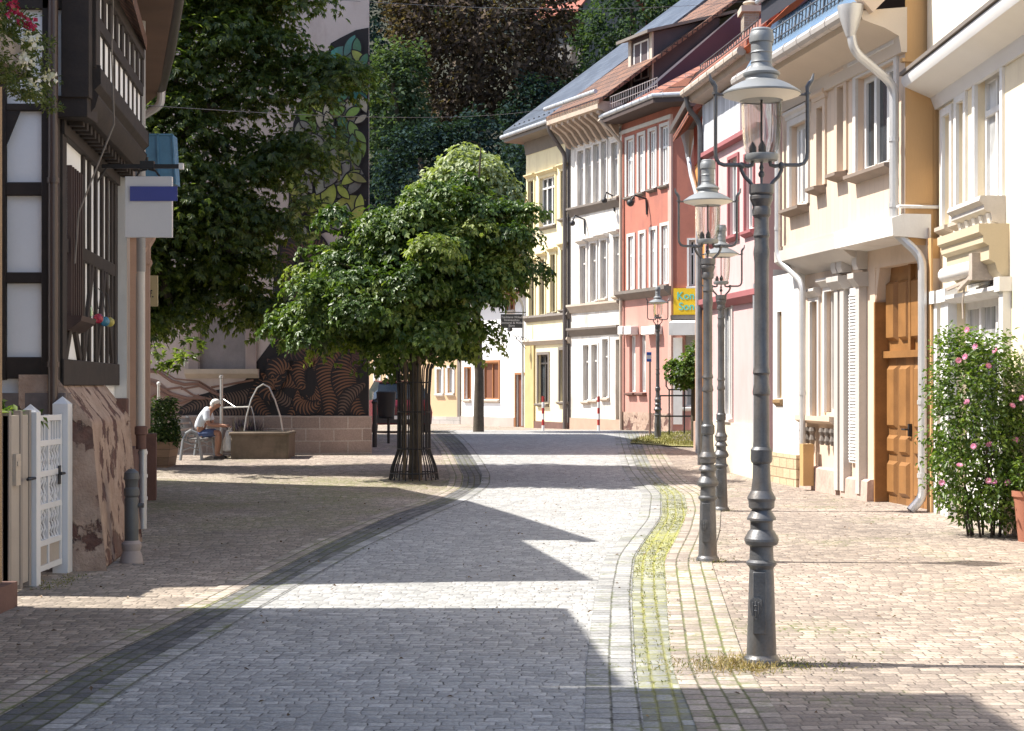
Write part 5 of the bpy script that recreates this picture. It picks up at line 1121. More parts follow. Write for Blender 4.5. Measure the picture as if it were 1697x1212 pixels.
    def coil(P, w0, w1, mi, step=6.2, b=.008):
        P = [np.array(p, float) for p in P]; Q = []
        for i in range(len(P)-1):
            for k in range(14):
                t = k/14; p0, p1, p2, p3 = P[max(i-1,0)], P[i], P[i+1], P[min(i+2,len(P)-1)]
                Q.append(.5*((2*p1)+(-p0+p2)*t+(2*p0-5*p1+4*p2-p3)*t*t+(-p0+3*p1-3*p2+p3)*t**3))
        Q.append(P[-1]); Q = np.array(Q); s_ = np.concatenate([[0], np.cumsum(np.hypot(*np.diff(Q, axis=0).T))]); n = int(s_[-1]/step)
        mb.m = 0; L_, R_ = [], []
        for i in range(n+1):
            t = s_[-1]*i/n; c = np.array([np.interp(t, s_, Q[:, 0]), np.interp(t, s_, Q[:, 1])]); e = np.array([np.interp(t+1, s_, Q[:, 0]), np.interp(t+1, s_, Q[:, 1])])-np.array([np.interp(t-1, s_, Q[:, 0]), np.interp(t-1, s_, Q[:, 1])]); e /= np.hypot(*e)+1e-6; nn = np.array((-e[1], e[0])); w_ = (w0+(w1-w0)*math.sin(math.pi*i/n))/2*(.55+.45*math.sin(math.pi*min(1, .12+.76*i/n)))
            L_.append(c+nn*(w_+2.2)); R_.append(c-nn*(w_+2.2))
            arc = [(c+nn*w_*v+e*(step*.75*(1-v*v))) for v in np.linspace(-1, 1, 7)]; arc2 = [(c+nn*w_*.96*v+e*(step*.75*(1-v*v)+step*.58*(1-.5*v*v))) for v in np.linspace(1, -1, 7)]
            poly = [(XD(min(611.,p[0])), ZD(min(689.,p[1]))) for p in arc+arc2]; mb.m = mi; mb.add([(a,b+.0007,c_) for a, c_ in poly], [list(range(len(poly)))]); mb.m = 0
        for i in range(n):
            mb.add([(XD(min(611.,p[0])), b, ZD(min(689.,p[1]))) for p in (L_[i], R_[i], R_[i+1], L_[i+1])], [(0,1,2,3)])
    rc = random.Random(9); extra = []
    for k in range(26):
        x, y = rc.uniform(430, 590), rc.uniform(455, 680); a = rc.uniform(0, 6.28); q = rc.uniform(16, 30); P = [(x+q*math.cos(a+t)*(1-.1*t), y+q*.8*math.sin(a+t)) for t in (0, .7, 1.4, 2.1, 2.8)]
        if all(inpoly(np.array([u]), np.array([v]), o2)[0] and u < 600 and v < 683 for u, v in P): extra.append((P, 9, rc.uniform(18, 30), 1 if y > 600 else 3))
    lays = [([(300,683),(340,668),(400,660),(440,640),(452,610)],14,26,2),([(330,688),(400,684),(430,672),(450,650),(480,668),(520,660)],14,24,2),([(445,690),(425,665),(440,640),(470,630),(500,640)],18,32,1),([(480,690),(500,668),(530,672),(560,660)],16,26,1),
            ([(500,640),(495,610),(520,590),(540,620),(530,660),(500,672)],20,34,1),([(545,690),(548,650),(540,610),(560,585)],20,36,1),([(600,690),(580,660),(570,620),(590,590),(611,600)],20,40,1),([(565,690),(575,660),(600,640)],14,22,2),
            ([(480,600),(470,560),(490,520),(470,480)],18,34,3),([(500,590),(520,550),(500,500),(515,460)],20,36,3),([(545,590),(550,540),(530,500),(550,460)],20,34,3),([(590,590),(580,540),(600,500)],18,34,3),([(470,470),(480,420),(520,400),(545,430)],18,30,3),([(490,470),(520,440),(500,415)],14,24,2)]
    lays += extra
    for i, (P, w0, w1, mi) in enumerate(lays): coil(P, w0, w1, mi, 5.0, .009+i*.0016)
    mb.build('coil_mural', [dk]+cm, r, flat=True)
    wv = MB(F)
    for i, (P, w_) in enumerate([([(245,615),(262,616),(285,632),(305,637),(330,636),(352,650),(372,658)],3),([(245,612),(265,612),(290,628),(330,632),(360,650)],1.2),([(245,632),(262,640),(280,652),(310,660),(340,660)],3.2),([(275,645),(300,642),(320,655),(350,662)],2),([(300,645),(330,640),(362,655)],1.6),([(245,660),(265,650),(300,668),(330,655)],2.4),([(350,642),(380,637),(420,630)],2)]):
        wv.tube([(XD(a), .004, ZD(b)) for a, b in P], w_/75, 5)
    wv.build('wave_mural', mat('mural brown wave', (.22,.125,.095), .85), r)
    wv = MB(F); wv.prism([(XD(a), ZD(b)) for a, b in [(245,648),(245,625),(262,630),(285,650),(312,659),(345,662),(300,690),(245,690)]], .0, .003); wv.build('wave_ground', mat('mural mauve ground', (.27,.18,.15), .85, .15), r, flat=True)
mural_house()

# ---------------------------------------------------------------- fountain and things on the square
def square():
    g = G(430, 761); d = g[1]; z0 = g[2]; k = lambda px: X(px, d); zz = lambda py: Z(py, d); r = thing('fountain', 'stone trough fountain with a tall post and arched water pipe', 'fountain', g)
    st = mat('mossy basin stone', (.15,.115,.085), .9, .35, 3, .6, 18, dirt=(.06,.06,.035), damt=.6)
    mb = MB(); mb.box(k(382), k(478), d, d+1.0, z0-.05, zz(720)); mb.box(k(379), k(480), d-.03, d+1.03, zz(722), zz(716)); mb.build('basin', st, r, bevel=.03)
    mb = MB(); mb.box(k(386), k(474), d+.12, d+.88, zz(716), zz(715)); mb.build('water', glass('dark water', (.03,.035,.03), .04), r)
    met = mat('brushed steel', (.55,.53,.50), .35, .1, 5, .05, metal=.6); mb = MB(); e = d+.5; e2 = d+1.25; v2 = lambda q: Z(q, e2)-z0; mb.lathe([(.04,0),(.04,v2(628)),(.055,v2(627)),(.055,v2(623)),(.02,v2(621))], (X(367,e2), e2, z0), 12); mb.build('post', met, r)
    mb = MB(); P = [(398,716),(402,690),(410,662),(420,643),(430,637),(440,642),(450,664),(459,692),(463,716)]; mb.tube([(k(a), e, zz(b)) for a, b in P], .017, 8); mb.tube([(X(368,e2),e2,Z(676,e2)),(k(410),e,zz(675))], .018, 6); mb.tube([(X(368,e2),e2,Z(660,e2)),(X(390,e+.35),e+.35,Z(675,e+.35))], .01, 6)
    mb.build('pipe_arch', met, r)
    mb = MB(); mb.tube([(k(410),e,zz(675)),(k(414),e,zz(690)),(k(417),e,zz(716))], .011, 6); w_ = mb.build('water_jet', glass('falling water', (.55,.56,.56), .1), r)
    p = G(485, 749); t = thing('white_sign_box', 'small white utility box standing against the stone plinth by the fountain', 'utility box', p); mb = MB(); mb.box(p[0]-.06, p[0]+.07, p[1], p[1]+.1, p[2], p[2]+.22); mb.build('case', M['whitetrim'], t, bevel=.01); mb = MB(); mb.box(p[0]-.05, p[0]+.06, p[1]-.012, p[1]-.002, p[2]+.03, p[2]+.2); mb.build('lid', M['curtain'], t)
    p = (X(263,33.5), 33.5, gz(33.5)); t = thing('steel_post', 'slim steel post with pale cap behind the planter', 'post', p); mb = MB(); mb.tube([p, (p[0],p[1],Z(637,33.5))], .032, 10); mb.build('pole', met, t); mb = MB(); mb.ball((p[0],p[1],Z(636,33.5)), .045); mb.build('cap', M['whitetrim'], t)
    # lavender beside the basin
    t = thing('lavender_bush', 'loose lavender bush between the man and the fountain', 'bush', (k(388), d+1.3, z0)); n = 260; C = np.stack([RNG.uniform(k(376),k(402),n), RNG.uniform(d+1.1,d+1.5,n), np.full(n, z0+.15)], 1); D = RNG.normal(size=(n,3))*.28+(0,0,1)
    kites('stalks', C, unit(n), D, RNG.uniform(.45,.78,n), .02, leafmat('lavender', (.07,.075,.07), (.13,.10,.15), (.24,.17,.27), .2), t)
    # wooden planter with shrub
    g2 = G(270, 776); x, y, z = g2[0], g2[1]+.1, g2[2]; t = thing('wooden_planter', 'wooden planter box with dark green climbing shrub beside the bench', 'planter', (x, y, z)); wd = boards('weathered planter boards', (.20,.125,.075), .16, 1)
    xa, xb = X(246,y), X(284,y); mb = MB(); mb.prism([(xa,z),(xb-.08,z),(xb,Z(733,y)),(xa,Z(733,y))], y, y+.75); mb.build('box', wd, t, flat=True)
    P = [(244,740),(244,668),(256,662),(268,668),(280,660),(288,666),(291,700),(296,715),(290,740)]; W, o = crown_points(P, y+.35, .38, 190, 16); C, N, D = clumps(W, o, 16, .1, .9); kites('foliage', C, N, D, RNG.uniform(.05,.1,len(C)), .045, M['hedge'], t)
square()

# ---------------------------------------------------------------- trees on the square
def chestnut():
    d = 30.2; r = thing('chestnut_tree', 'big dark chestnut tree hanging over the square on the left', 'tree', (-8.1, 30.4, gz(30.4)))
    P = [(130,-120),(520,-120),(548,-30),(530,10),(505,40),(492,75),(520,92),(560,104),(590,122),(585,138),(560,150),(540,160),(490,170),(470,200),(500,232),(540,255),(530,275),(480,290),(455,320),(470,370),(462,420),(440,450),(448,500),(458,530),(440,560),(420,560),(400,530),(380,505),(340,490),(318,515),(300,535),(262,560),(200,570),(150,540),(120,300)]
    W, o = boughs(P, d, 1.3, 300, 14, .75, 150, .8); W2, o2 = crown_points([(470,95),(540,88),(600,105),(628,128),(600,160),(560,185),(590,225),(575,290),(520,330),(480,420),(470,250)], d-.6, .7, 75, 60, .8); W = np.concatenate([W, W2]); o = np.concatenate([o, o2])
    C, N, D = domes(W, o, 9, RNG.uniform(.25,.5,len(W))); ln = RNG.uniform(.10,.18,len(C)); C, N, D, l = palmate(C, N, D, ln); kites('crown', C, N, D, l, l*.36, M['chestnut'], r)
    sp = np.array([(X(px,28.2), 28.2+RNG.uniform(-.3,.3), Z(py,28.2)) for px, py in [(262,590),(268,602),(275,610),(258,606),(285,603),(300,597),(312,592),(320,585),(330,575),(322,566),(262,575),(290,588),(305,580),(252,585)]])
    C, N, D = clumps(sp, unit(len(sp)), 5, .12); C, N, D, l = palmate(C, N, D, RNG.uniform(.12,.2,len(C))); kites('low_branch', C, N, D, l, l*.34, M['chestnut'], r)
    mb = MB(); b = (-8.1, 30.4, gz(30.4)-.1); mb.tube([b,(-8.05,30.4,1.6),(-7.9,30.3,3.2)], [.38,.3,.27], 12)
    for q in ([(-7.9,30.3,3.2),(-7.3,30.3,5),(-6.6,30.2,7.2),(-6.0,30.2,9.2)],[(-7.95,30.3,3.0),(-6.8,30.2,4.3),(-5.6,30.1,5.2),(-4.9,30.2,6.0)],[(-7.9,30.3,3.1),(-8.3,30.2,5.5),(-8.4,30.2,8.5)],[(-7.0,30.2,4.2),(-6.0,30.0,4.4),(-5.2,30.0,4.3)],[(-6.8,30.2,6.0),(-5.8,30.4,7.2),(-5.0,30.4,7.6)],[(-7.2,30.3,4.9),(-6.7,30,3.8),(-6.5,30,3.2)]): mb.tube(q, [.16,.11,.06,.025][:len(q)], 8)
    mb.build('trunk', M['bark'], r)
chestnut()
def maple():
    g = G(686, 795); x, d, z = g; r = thing('young_maple_tree', 'dense round maple with bright top inside an iron tree guard', 'tree', g)
    P = [(508,475),(525,440),(560,408),(600,372),(640,346),(690,336),(740,338),(790,330),(840,342),(858,372),(862,410),(840,425),(850,450),(815,462),(808,515),(800,555),(775,578),(735,592),(690,588),(640,598),(590,588),(550,572),(515,565),(490,550),(482,535),(505,510)]
    W, o = boughs(P, d, 1.85, 150, 9, .5, 120, .5, jit=.17)
    C, N, D = domes(W, o, 34, RNG.uniform(.18,.4,len(W)), .6); tone = np.repeat(RNG.choice(3, len(W)//9, p=(.48,.34,.18)), 9*34); C, N, D, l = palmate(C, N, D, RNG.uniform(.07,.135,len(C)), 3, .85); kites('crown', C, N, D, l, l*.6, [M['maple'], M['mapledark'], M['maplelight']], r, mi=np.repeat(tone, 3))
    n = len(o); mb = MB(); mb.tube([(x,d,z-.05),(x+.01,d,z+1.1),(x-.01,d+.02,z+2.1),(x+.1,d,z+3.2),(x+.15,d,z+4.5)], [.10,.085,.075,.06,.03], 10)
    for a in range(7): w_ = a*.9; mb.tube([(x,d,z+2.0+.22*a),(x+.6*math.cos(w_),d+.5*math.sin(w_),z+2.5+.24*a),(x+1.4*math.cos(w_),d+1.2*math.sin(w_),z+2.8+.25*a)], [.045,.03,.012], 6)
    mb.build('trunk', M['bark'], r)
    # iron guard: upright rods that splay out at the foot, hoops
    t = thing('tree_guard', 'black iron tree guard of upright rods splayed at the foot', 'tree guard', g); n = 22
    for i in range(n):
        w_ = 2*math.pi*(i+.5)/n; c, s_ = math.cos(w_), math.sin(w_); mb = MB(); mb.tube([(x+.44*c,d+.44*s_,z-.02),(x+.40*c,d+.40*s_,z+.22),(x+.29*c,d+.29*s_,z+.52),(x+.28*c,d+.28*s_,z+1.5),(x+.31*c,d+.31*s_,z+1.95),(x+.35*c,d+.35*s_,z+2.05)], .013, 6); mb.build('rod', M['black'], t)
    for h, q in ((.12,.42),(.55,.295),(1.2,.285),(1.72,.295)): mb = MB(); mb.tube([(x+q*math.cos(w_),d+q*math.sin(w_),z+h) for w_ in np.linspace(0, 2*math.pi, 29)], .012, 6, False); mb.build('hoop', M['black'], t)
    for a, b in ((.12,-.2),(-.16,-.12)): s_ = MB(); s_.tube([(x+a,d+b,z),(x+a*.9,d+b,z+2.25)], .035, 8); o_ = s_.build('tree_stake', mat('weathered stake', (.16,.12,.08), .9, .3, 5), None); tag(o_, 'weathered brown wooden stake inside the tree guard, nearer the road' if a > 0 else 'weathered brown wooden stake inside the tree guard, on the fountain side', 'stake', 'stakes inside the tree guard')
maple()
def lime():
    d = 46.5; z = gz(d); x = X(793, d); r = thing('lime_tree', 'pale lime green tree rising behind the dark maple', 'tree', (x, d, z))
    P = [(700,310),(712,290),(735,272),(752,255),(760,232),(770,235),(778,255),(800,248),(820,262),(840,292),(855,310),(865,335),(872,420),(835,470),(780,500),(710,470),(680,380)]
    W, o = crown_points(P, d, 1.8, 800, 80, .5); C, N, D = domes(W, o, 14, .42); kites('crown', C, N, D, RNG.uniform(.14,.24,len(C)), .13, M['yellowleaf'], r)
    mb = MB(); mb.tube([(x,d,z-.05),(x+.02,d,z+1.6),(x-.05,d,z+3.4),(x-.1,d,z+5.5)], [.17,.14,.12,.06], 12)
    for q in ([(x-.08,d,z+3.6),(x+.5,d,z+5),(x+.3,d-.3,z+7.2)],[(x-.08,d,z+3.8),(x-.9,d+.3,z+5.2)],[(x-.1,d,z+5),(x,d-1.6,z+6.6),(X(797,d-1.9),d-1.9,Z(245,d-1.9))]): mb.tube(q, [.07,.05,.02], 7)
    mb.build('trunk', M['bark'], r)
lime()
# ================================================================ far houses behind the maple
def far_houses():
    F = Fac(pt(765, 63.5), pt(872, 59.2)); r = house('white_cottage', 'white cottage with brown framed windows, brown door and red tiled roof', F); br = mat('orange brown frame', (.33,.14,.055), .6, .12)
    ze = F.at(835, 470)[1]; q = [(771,780,610,662),(799,827,601,662),(842,852,486,514)]; H = [F.rect(*k) for k in q]; D_ = F.rect(855, 869, 621, 716)
    body(F, r, -.4, ze, H+[D_], mat('bright white render', (.80,.79,.78), .85, .04), 8, 4.2)
    for i, h in enumerate(H): window(F, r, h, nv=1 if i == 1 else 0, tr=0, fm=br, pm=mat('red brown shutter', (.10,.03,.02), .6) if i != 1 else mat('red brown blind', (.16,.06,.03), .6), sill=.12, sm=M['trimpale'], sur=.05 if i != 1 else .09, surm=br)
    mb = MB(F); mb.box(D_[0], D_[1], -.16, -.1, D_[2], D_[3]); mb.build('door', mat('brown door', (.17,.06,.03), .5), r)
    mb = MB(F); mb.box(D_[0]-.07, D_[0], -.05, .03, D_[2], D_[3]); mb.box(D_[0]-.07, D_[1]+.05, -.05, .03, D_[3], D_[3]+.08); mb.build('door_frame', br, r)
    mb = MB(F); mb.box(0, F.s(853), -.02, .05, -.4, F.at(810, 691)[1]); mb.build('plinth', mat('grey pink plinth', (.42,.34,.30), .9), r)
    gable_roof(F, r, ze+.1, 8, 4.6, M['redtile'], ov=.5, ovs=(.3, .25)); gutter(F, r, [(-.3,.55,ze-.35),(F.L+.2,.55,ze-.35)], M['zinc'], .07)
    pipe(F, r, [(F.L-.06,.5,ze-.4),(F.L-.06,.12,ze-.9),(F.L-.06,.12,.2)], M['zinc'], .05)
    F2 = Fac(pt(590, 68.0), pt(764, 63.8)); r = house('peach_house', 'peach coloured house with pale framed windows on a grey stone base', F2)
    q = [(622,629,600,648),(643,650,600,648),(724,733,612,652),(742,751,610,651)]; H = [F2.rect(*k) for k in q]; ze = F2.at(700, 500)[1]
    body(F2, r, -.5, ze, H, mat('peach render', (.62,.42,.25), .85, .06), 8, 4)
    for h in H: window(F2, r, h, nv=1, tr=0, fm=M['whitetrim'], pm=M['curtain'], sill=.1, sm=M['whitetrim'], sur=.09, surm=M['whitetrim'])
    mb = MB(F2); mb.box(0, F2.L, -.02, .08, -.5, F2.at(700, 690)[1]); mb.build('plinth', brick('grey base blocks', (.50,.46,.42), (.40,.36,.33), (.3,.28,.26), .8, .35, .015), r)
    mb = MB(F2); mb.box(F2.L-.16, F2.L, .002, .06, -.3, ze); mb.build('corner_strip', M['trimdark'], r)
    gable_roof(F2, r, ze+.1, 8, 4, M['redtile'], ov=.5)
    # tavern board on the white cottage
    d = 58.0; t = thing('tavern_sign', 'black hanging board with white script on a scrolled iron bracket', 'sign', (X(848,d), d, Z(532,d)))
    mb = MB(); mb.box(X(830,d), X(866,d), d-.03, d+.03, Z(544,d), Z(521,d)); mb.build('board', mat('black board', (.03,.032,.034), .6), t)
    wt = mat('chalk white lettering', (.5,.5,.5), .7)
    for k, s_ in enumerate(('Tischlerei Möbel', 'Innenausbau', 'Zimmerei & Möbel', 'Büro')): text('lettering', s_, .115, t, (X(848,d), d-.034, Z(526+k*4.7,d)), (1,0), (0,-1), wt)
    mb = MB(); mb.tube([(X(828,d),d,Z(518,d)),(X(872,d),d,Z(518,d))], .02, 6); c0 = np.array((X(858,d), Z(560,d)))
    for k in range(3): cc = c0+np.array((-.1+.14*k, -.05*k)); mb.tube([(cc[0]+.14*(1-i/22)*math.cos(i*.5), d, cc[1]+.14*(1-i/22)*math.sin(i*.5)) for i in range(20)], .01, 5)
    mb.lathe([(.03,0),(.11,.05),(.09,.14),(.03,.18)], (X(845,d), d, Z(550,d)), 8); mb.tube([(X(852,d),d,Z(556,d)),(X(871,d),d,Z(578,d))], .012, 5); mb.build('bracket', M['black'], t)
far_houses()

# ---------------------------------------------------------------- parked car beyond the mural house
def car():
    d = 45.0; z = gz(d); x0 = X(618, d); r = thing('parked_car', 'dark red car with dark windows parked beyond the mural house', 'car', (x0+.9, d+2, z)); bd = mat('dark red paint', (.14,.014,.024), .25, .05); L, W_ = 4.0, 1.72
    ex = Vector((.98, .2, 0)).normalized(); ey = Vector((-ex.y, ex.x, 0))
    def fr(a, b, c): p = Vector((x0, d, z))+ex*a+ey*b; return (p.x, p.y, p.z+c)
    def loft(mb, secs):
        k = len(mb.L); n = len(secs[0])
        for s_ in secs: mb.L += s_
        for i in range(len(secs)-1):
            for j in range(n): a = k+i*n+j; b = k+i*n+(j+1) % n; mb.F.append([a,b,b+n,a+n]); mb.M.append(mb.m)
        mb.F.append([k+j for j in range(n)][::-1]); mb.M.append(mb.m); mb.F.append([k+(len(secs)-1)*n+j for j in range(n)]); mb.M.append(mb.m)
    sec = lambda b, x0_, x1_, c0, c1, tp: [(x0_,b,c0),(x1_,b,c0),(x1_+.03,b,(c0+c1)/2),(x1_-tp,b,c1),(x0_+tp,b,c1),(x0_-.03,b,(c0+c1)/2)]
    mb = MB(fr); loft(mb, [sec(0,.1,W_-.1,.32,.78,.05),sec(.12,0,W_,.24,.95,.06),sec(.9,0,W_,.22,.95,.05),sec(3.0,0,W_,.22,.90,.06),sec(3.8,.04,W_-.04,.26,.78,.1),sec(4.0,.15,W_-.15,.34,.62,.1)])
    mb.build('body', bd, r, bevel=.03)
    mb = MB(fr); loft(mb, [sec(.18,.06,W_-.06,.92,1.0,.06),sec(.55,.12,W_-.12,.92,1.47,.12),sec(1.9,.12,W_-.12,.92,1.5,.13),sec(2.9,.08,W_-.08,.9,.98,.1)]); mb.build('cabin', glass('car glass', (.015,.02,.025)), r)
    mb = MB(fr); mb.add([(.25,.5,1.48),(W_-.25,.5,1.48),(W_-.25,2.0,1.515),(.25,2.0,1.515),(.25,.5,1.44),(W_-.25,.5,1.44),(W_-.25,2.0,1.47),(.25,2.0,1.47)], [(0,1,2,3),(4,7,6,5),(0,4,5,1),(1,5,6,2),(2,6,7,3),(3,7,4,0)]); mb.build('car_roof', bd, r)
    for b, a in ((.85,0),(.85,W_-.2),(3.15,0),(3.15,W_-.2)):
        mb = MB(fr); mb.tube([(a-.01,b,.31),(a+.21,b,.31)], .31, 18); wh = mb.build('wheel', mat('tyre', (.012,.012,.012), .8), r); mb = MB(fr); q = a-.02 if a == 0 else a+.2; mb.tube([(q,b,.31),(q+.02,b,.31)], .19, 14); mb.build('rim', M['zinc'], wh)
    for a in (.06, W_-.26): mb = MB(fr); mb.box(a, a+.2, -.0, .06, .66, .86); mb.build('tail_light', mat('tail light', (.35,.01,.01), .2), r)
    mb = MB(fr); mb.box(.05, W_-.05, -.08, .05, .28, .52); mb.build('bumper', mat('black bumper', (.018,.018,.02), .6), r)
    mb = MB(fr); mb.box(W_/2-.26, W_/2+.26, -.095, -.082, .4, .5); mb.build('number_plate', M['whitetrim'], r)
    t = thing('dark_post', 'short dark post at the mural house corner in front of the car', 'post', (X(621,37), 37, gz(37))); mb = MB(); mb.tube([(X(621,37),37,gz(37)),(X(621,37),37,Z(668,37))], .055, 10); mb.build('shaft', M['black'], t); mb = MB(); mb.lathe([(.07,0),(.08,.04),(.03,.1)], (X(621,37),37,Z(669,37)), 10); mb.build('cap', M['black'], t)
    p = (X(640,38.5), 38.5, gz(38.5)); t = thing('dark_bin', 'black street bin on a post beside the tree guard', 'bin', p); mb = MB(); mb.lathe([(.17,.62),(.20,.66),(.24,1.22),(.25,1.26),(.22,1.28),(.2,1.2)], p, 16); mb.build('basket', M['black'], t); mb = MB(); mb.tube([(p[0]+.05,p[1]+.1,p[2]),(p[0]+.05,p[1]+.1,p[2]+1.2)], .035, 8); mb.build('post', M['black'], t)
car()

# ---------------------------------------------------------------- street furniture
LAMP = None
def lamp_proto():
    r = thing('street_lamp', None, 'street lamp', (0,0,0), 'cast iron gas lamps along the street'); k = 1/266.; ir = M['iron']; gi = mat('grey lamp hood', (.235,.245,.25), .5, .12, 5, .06, 60, metal=.3)
    P = lambda L: [(a*k, (1103-y)*k) for a, y in L]
    mb = MB(); mb.lathe(P([(30,1103),(31,1098),(29,1092),(26,1089),(24.5,1086),(23,1040),(20.5,960),(19.5,945),(21,942),(24.8,938),(25,934),(20,930),(19,912),(19.5,908),(26,905),(28.3,899),(28,895),(22,884),(18.5,880),(18.2,868),(20,865),(24,864.5),(23.5,861),(18,852),(16,848),(21,844),(21.5,834),(23.7,829),(22.5,826),(17,816),(15,800),(14,772),(17,769),(18,764),(17.5,753),(18,749),(14,744),(13,735),(12.4,660),(14.5,657),(14.8,653),(12.2,640),(12.2,626),(14.6,622),(12,612),(11.8,440),(13.4,426),(13.4,422),(11.8,412),(11.8,400),(13.6,396),(11.8,386),(11.8,366),(15,362),(15.6,354),(14,348),(17,340),(19,336),(19,331),(17,329),(20,326),(20,312),(12,311)]), (0,0,0), 28); sh = mb.build('post', ir, r, sharp=20)
    # access door and shield on the foot
    S = Fac((-.06, -.075), (.035, -.088)); mb = MB(S); mb.box(-.005, .075, -.03, .012, .2, .58); mb.build('access_door', ir, sh, bevel=.004)
    SF = Fac((-.075, -.072), (-.01, -.094)); mb = MB(SF); mb.prism([(0,.37),(.01,.32),(.034,.29),(.058,.32),(.068,.37),(.068,.41),(.045,.425),(.034,.418),(.022,.425),(0,.41)], -.02, .028); mb.box(.012, .018, .028, .034, .33, .4); mb.box(.048, .054, .028, .034, .33, .4); mb.box(.024, .044, .028, .034, .345, .352); mb.box(.024, .044, .028, .034, .375, .382); mb.box(.031, .037, .028, .033, .31, .405); mb.build('shield', ir, sh, bevel=.002)
    # carrying arms
    for s_ in (-1, 1):
        mb = MB(); q = lambda L: [(s_*a*k, 0, (1103-y)*k) for a, y in L]
        mb.tube(q([(14,314),(20,306),(28,298),(33,288),(33,281)]), 3.2*k, 8)
        mb.tube(q([(14,272),(15,279),(22,281),(34,279),(62,279),(70,276),(75,268),(76,258),(76,160)]), 3.3*k, 8)
        mb.ball((s_*33*k, 0, (1103-280)*k), 6*k); mb.tube(q([(76,160),(76,150),(80,143),(84,138),(86,128)]), [3.2*k,4*k,4*k,3*k,1.5*k], 8); mb.tube(q([(62,163),(78,163)]), 2*k, 6); mb.lathe([(5.5*k,-1.5*k),(5.5*k,1.5*k)], (s_*76*k,0,(1103-161)*k), 10); mb.build('arm', ir, r)
    mb = MB(); mb.lathe(P([(2,312),(2.5,300),(5,297),(5.5,293),(2.5,288),(4,284),(2.4,278),(2.4,270)]), (0,0,0), 10); mb.build('spindle', ir, r)
    mb = MB(); mb.lathe(P([(5,274),(26,272),(28,268),(28,262),(25,261),(5,263)]), (0,0,0), 24); mb.build('burner_plate', gi, r)
    gl = NT('lantern glass'); gl.p.inputs['Base Color'].default_value = (.96,.95,.92,1); gl.p.inputs['Roughness'].default_value = .03; gl.p.inputs['IOR'].default_value = 1.12; gl.p.inputs['Transmission Weight'].default_value = 1.0; gl.p.inputs['Alpha'].default_value = .55
    mb = MB(); mb.lathe(P([(24.5,262),(28,252),(30.5,235),(32.5,210),(33,172)]), (0,0,0), 28, False); mb.build('glass', gl.m, r)
    mb = MB(); mb.tube([(0,0,(1103-262)*k),(0,0,(1103-170)*k)], 1.8*k, 8)
    for a, y in ((-14, 252), (1, 250)): mb.lathe([(2*k,0),(6*k,3*k),(6*k,12*k),(3*k,18*k),(1*k,22*k)], (a*k, 0, (1103-y-10)*k), 10)
    mb.build('burner', mat('dark burner', (.05,.045,.04), .5), r)
    mb = MB(); mb.lathe(P([(34,172),(36,170),(62,164),(65,163),(65,160.5),(60,157),(48,149),(36,143),(28,140),(26.5,138),(26.5,133),(30,131),(30.5,128),(26,124),(19,119),(17.5,115),(17,112),(18,110),(17,107),(17,96),(18.2,94),(17.2,92),(17.5,78),(20,77),(20.3,70),(19.5,63),(18,60),(18,57),(15,54),(5,53)]), (0,0,0), 32); hd = mb.build('hood', gi, r, sharp=22)
    mb = MB(); mb.lathe(P([(35,173),(60,165.2),(64,163.6)]), (0,0,0), 32, False); mb.build('reflector', mat('white enamel', (.74,.70,.62), .4, .04), hd)
    return r
def lamps():
    r = lamp_proto(); L = [((1262,1101), 1, 'nearest tall cast iron street lamp with a shield on its foot'), ((1173,931), 1, 'second street lamp, standing where the mossy gutter bends'), ((1195,847), 1, 'third street lamp, half hidden behind the second lamp post')]
    for i, (p, s_, lb) in enumerate(L):
        o = r if i == 0 else copy_tree(r); o.location = G(*p); o['label'] = lb
    o = copy_tree(r); d = 40.6; o.location = (X(1090,d), d, gz(d)); o['label'] = 'small distant street lamp on the lawn before the red house'; o.rotation_euler.z = .3
lamps()
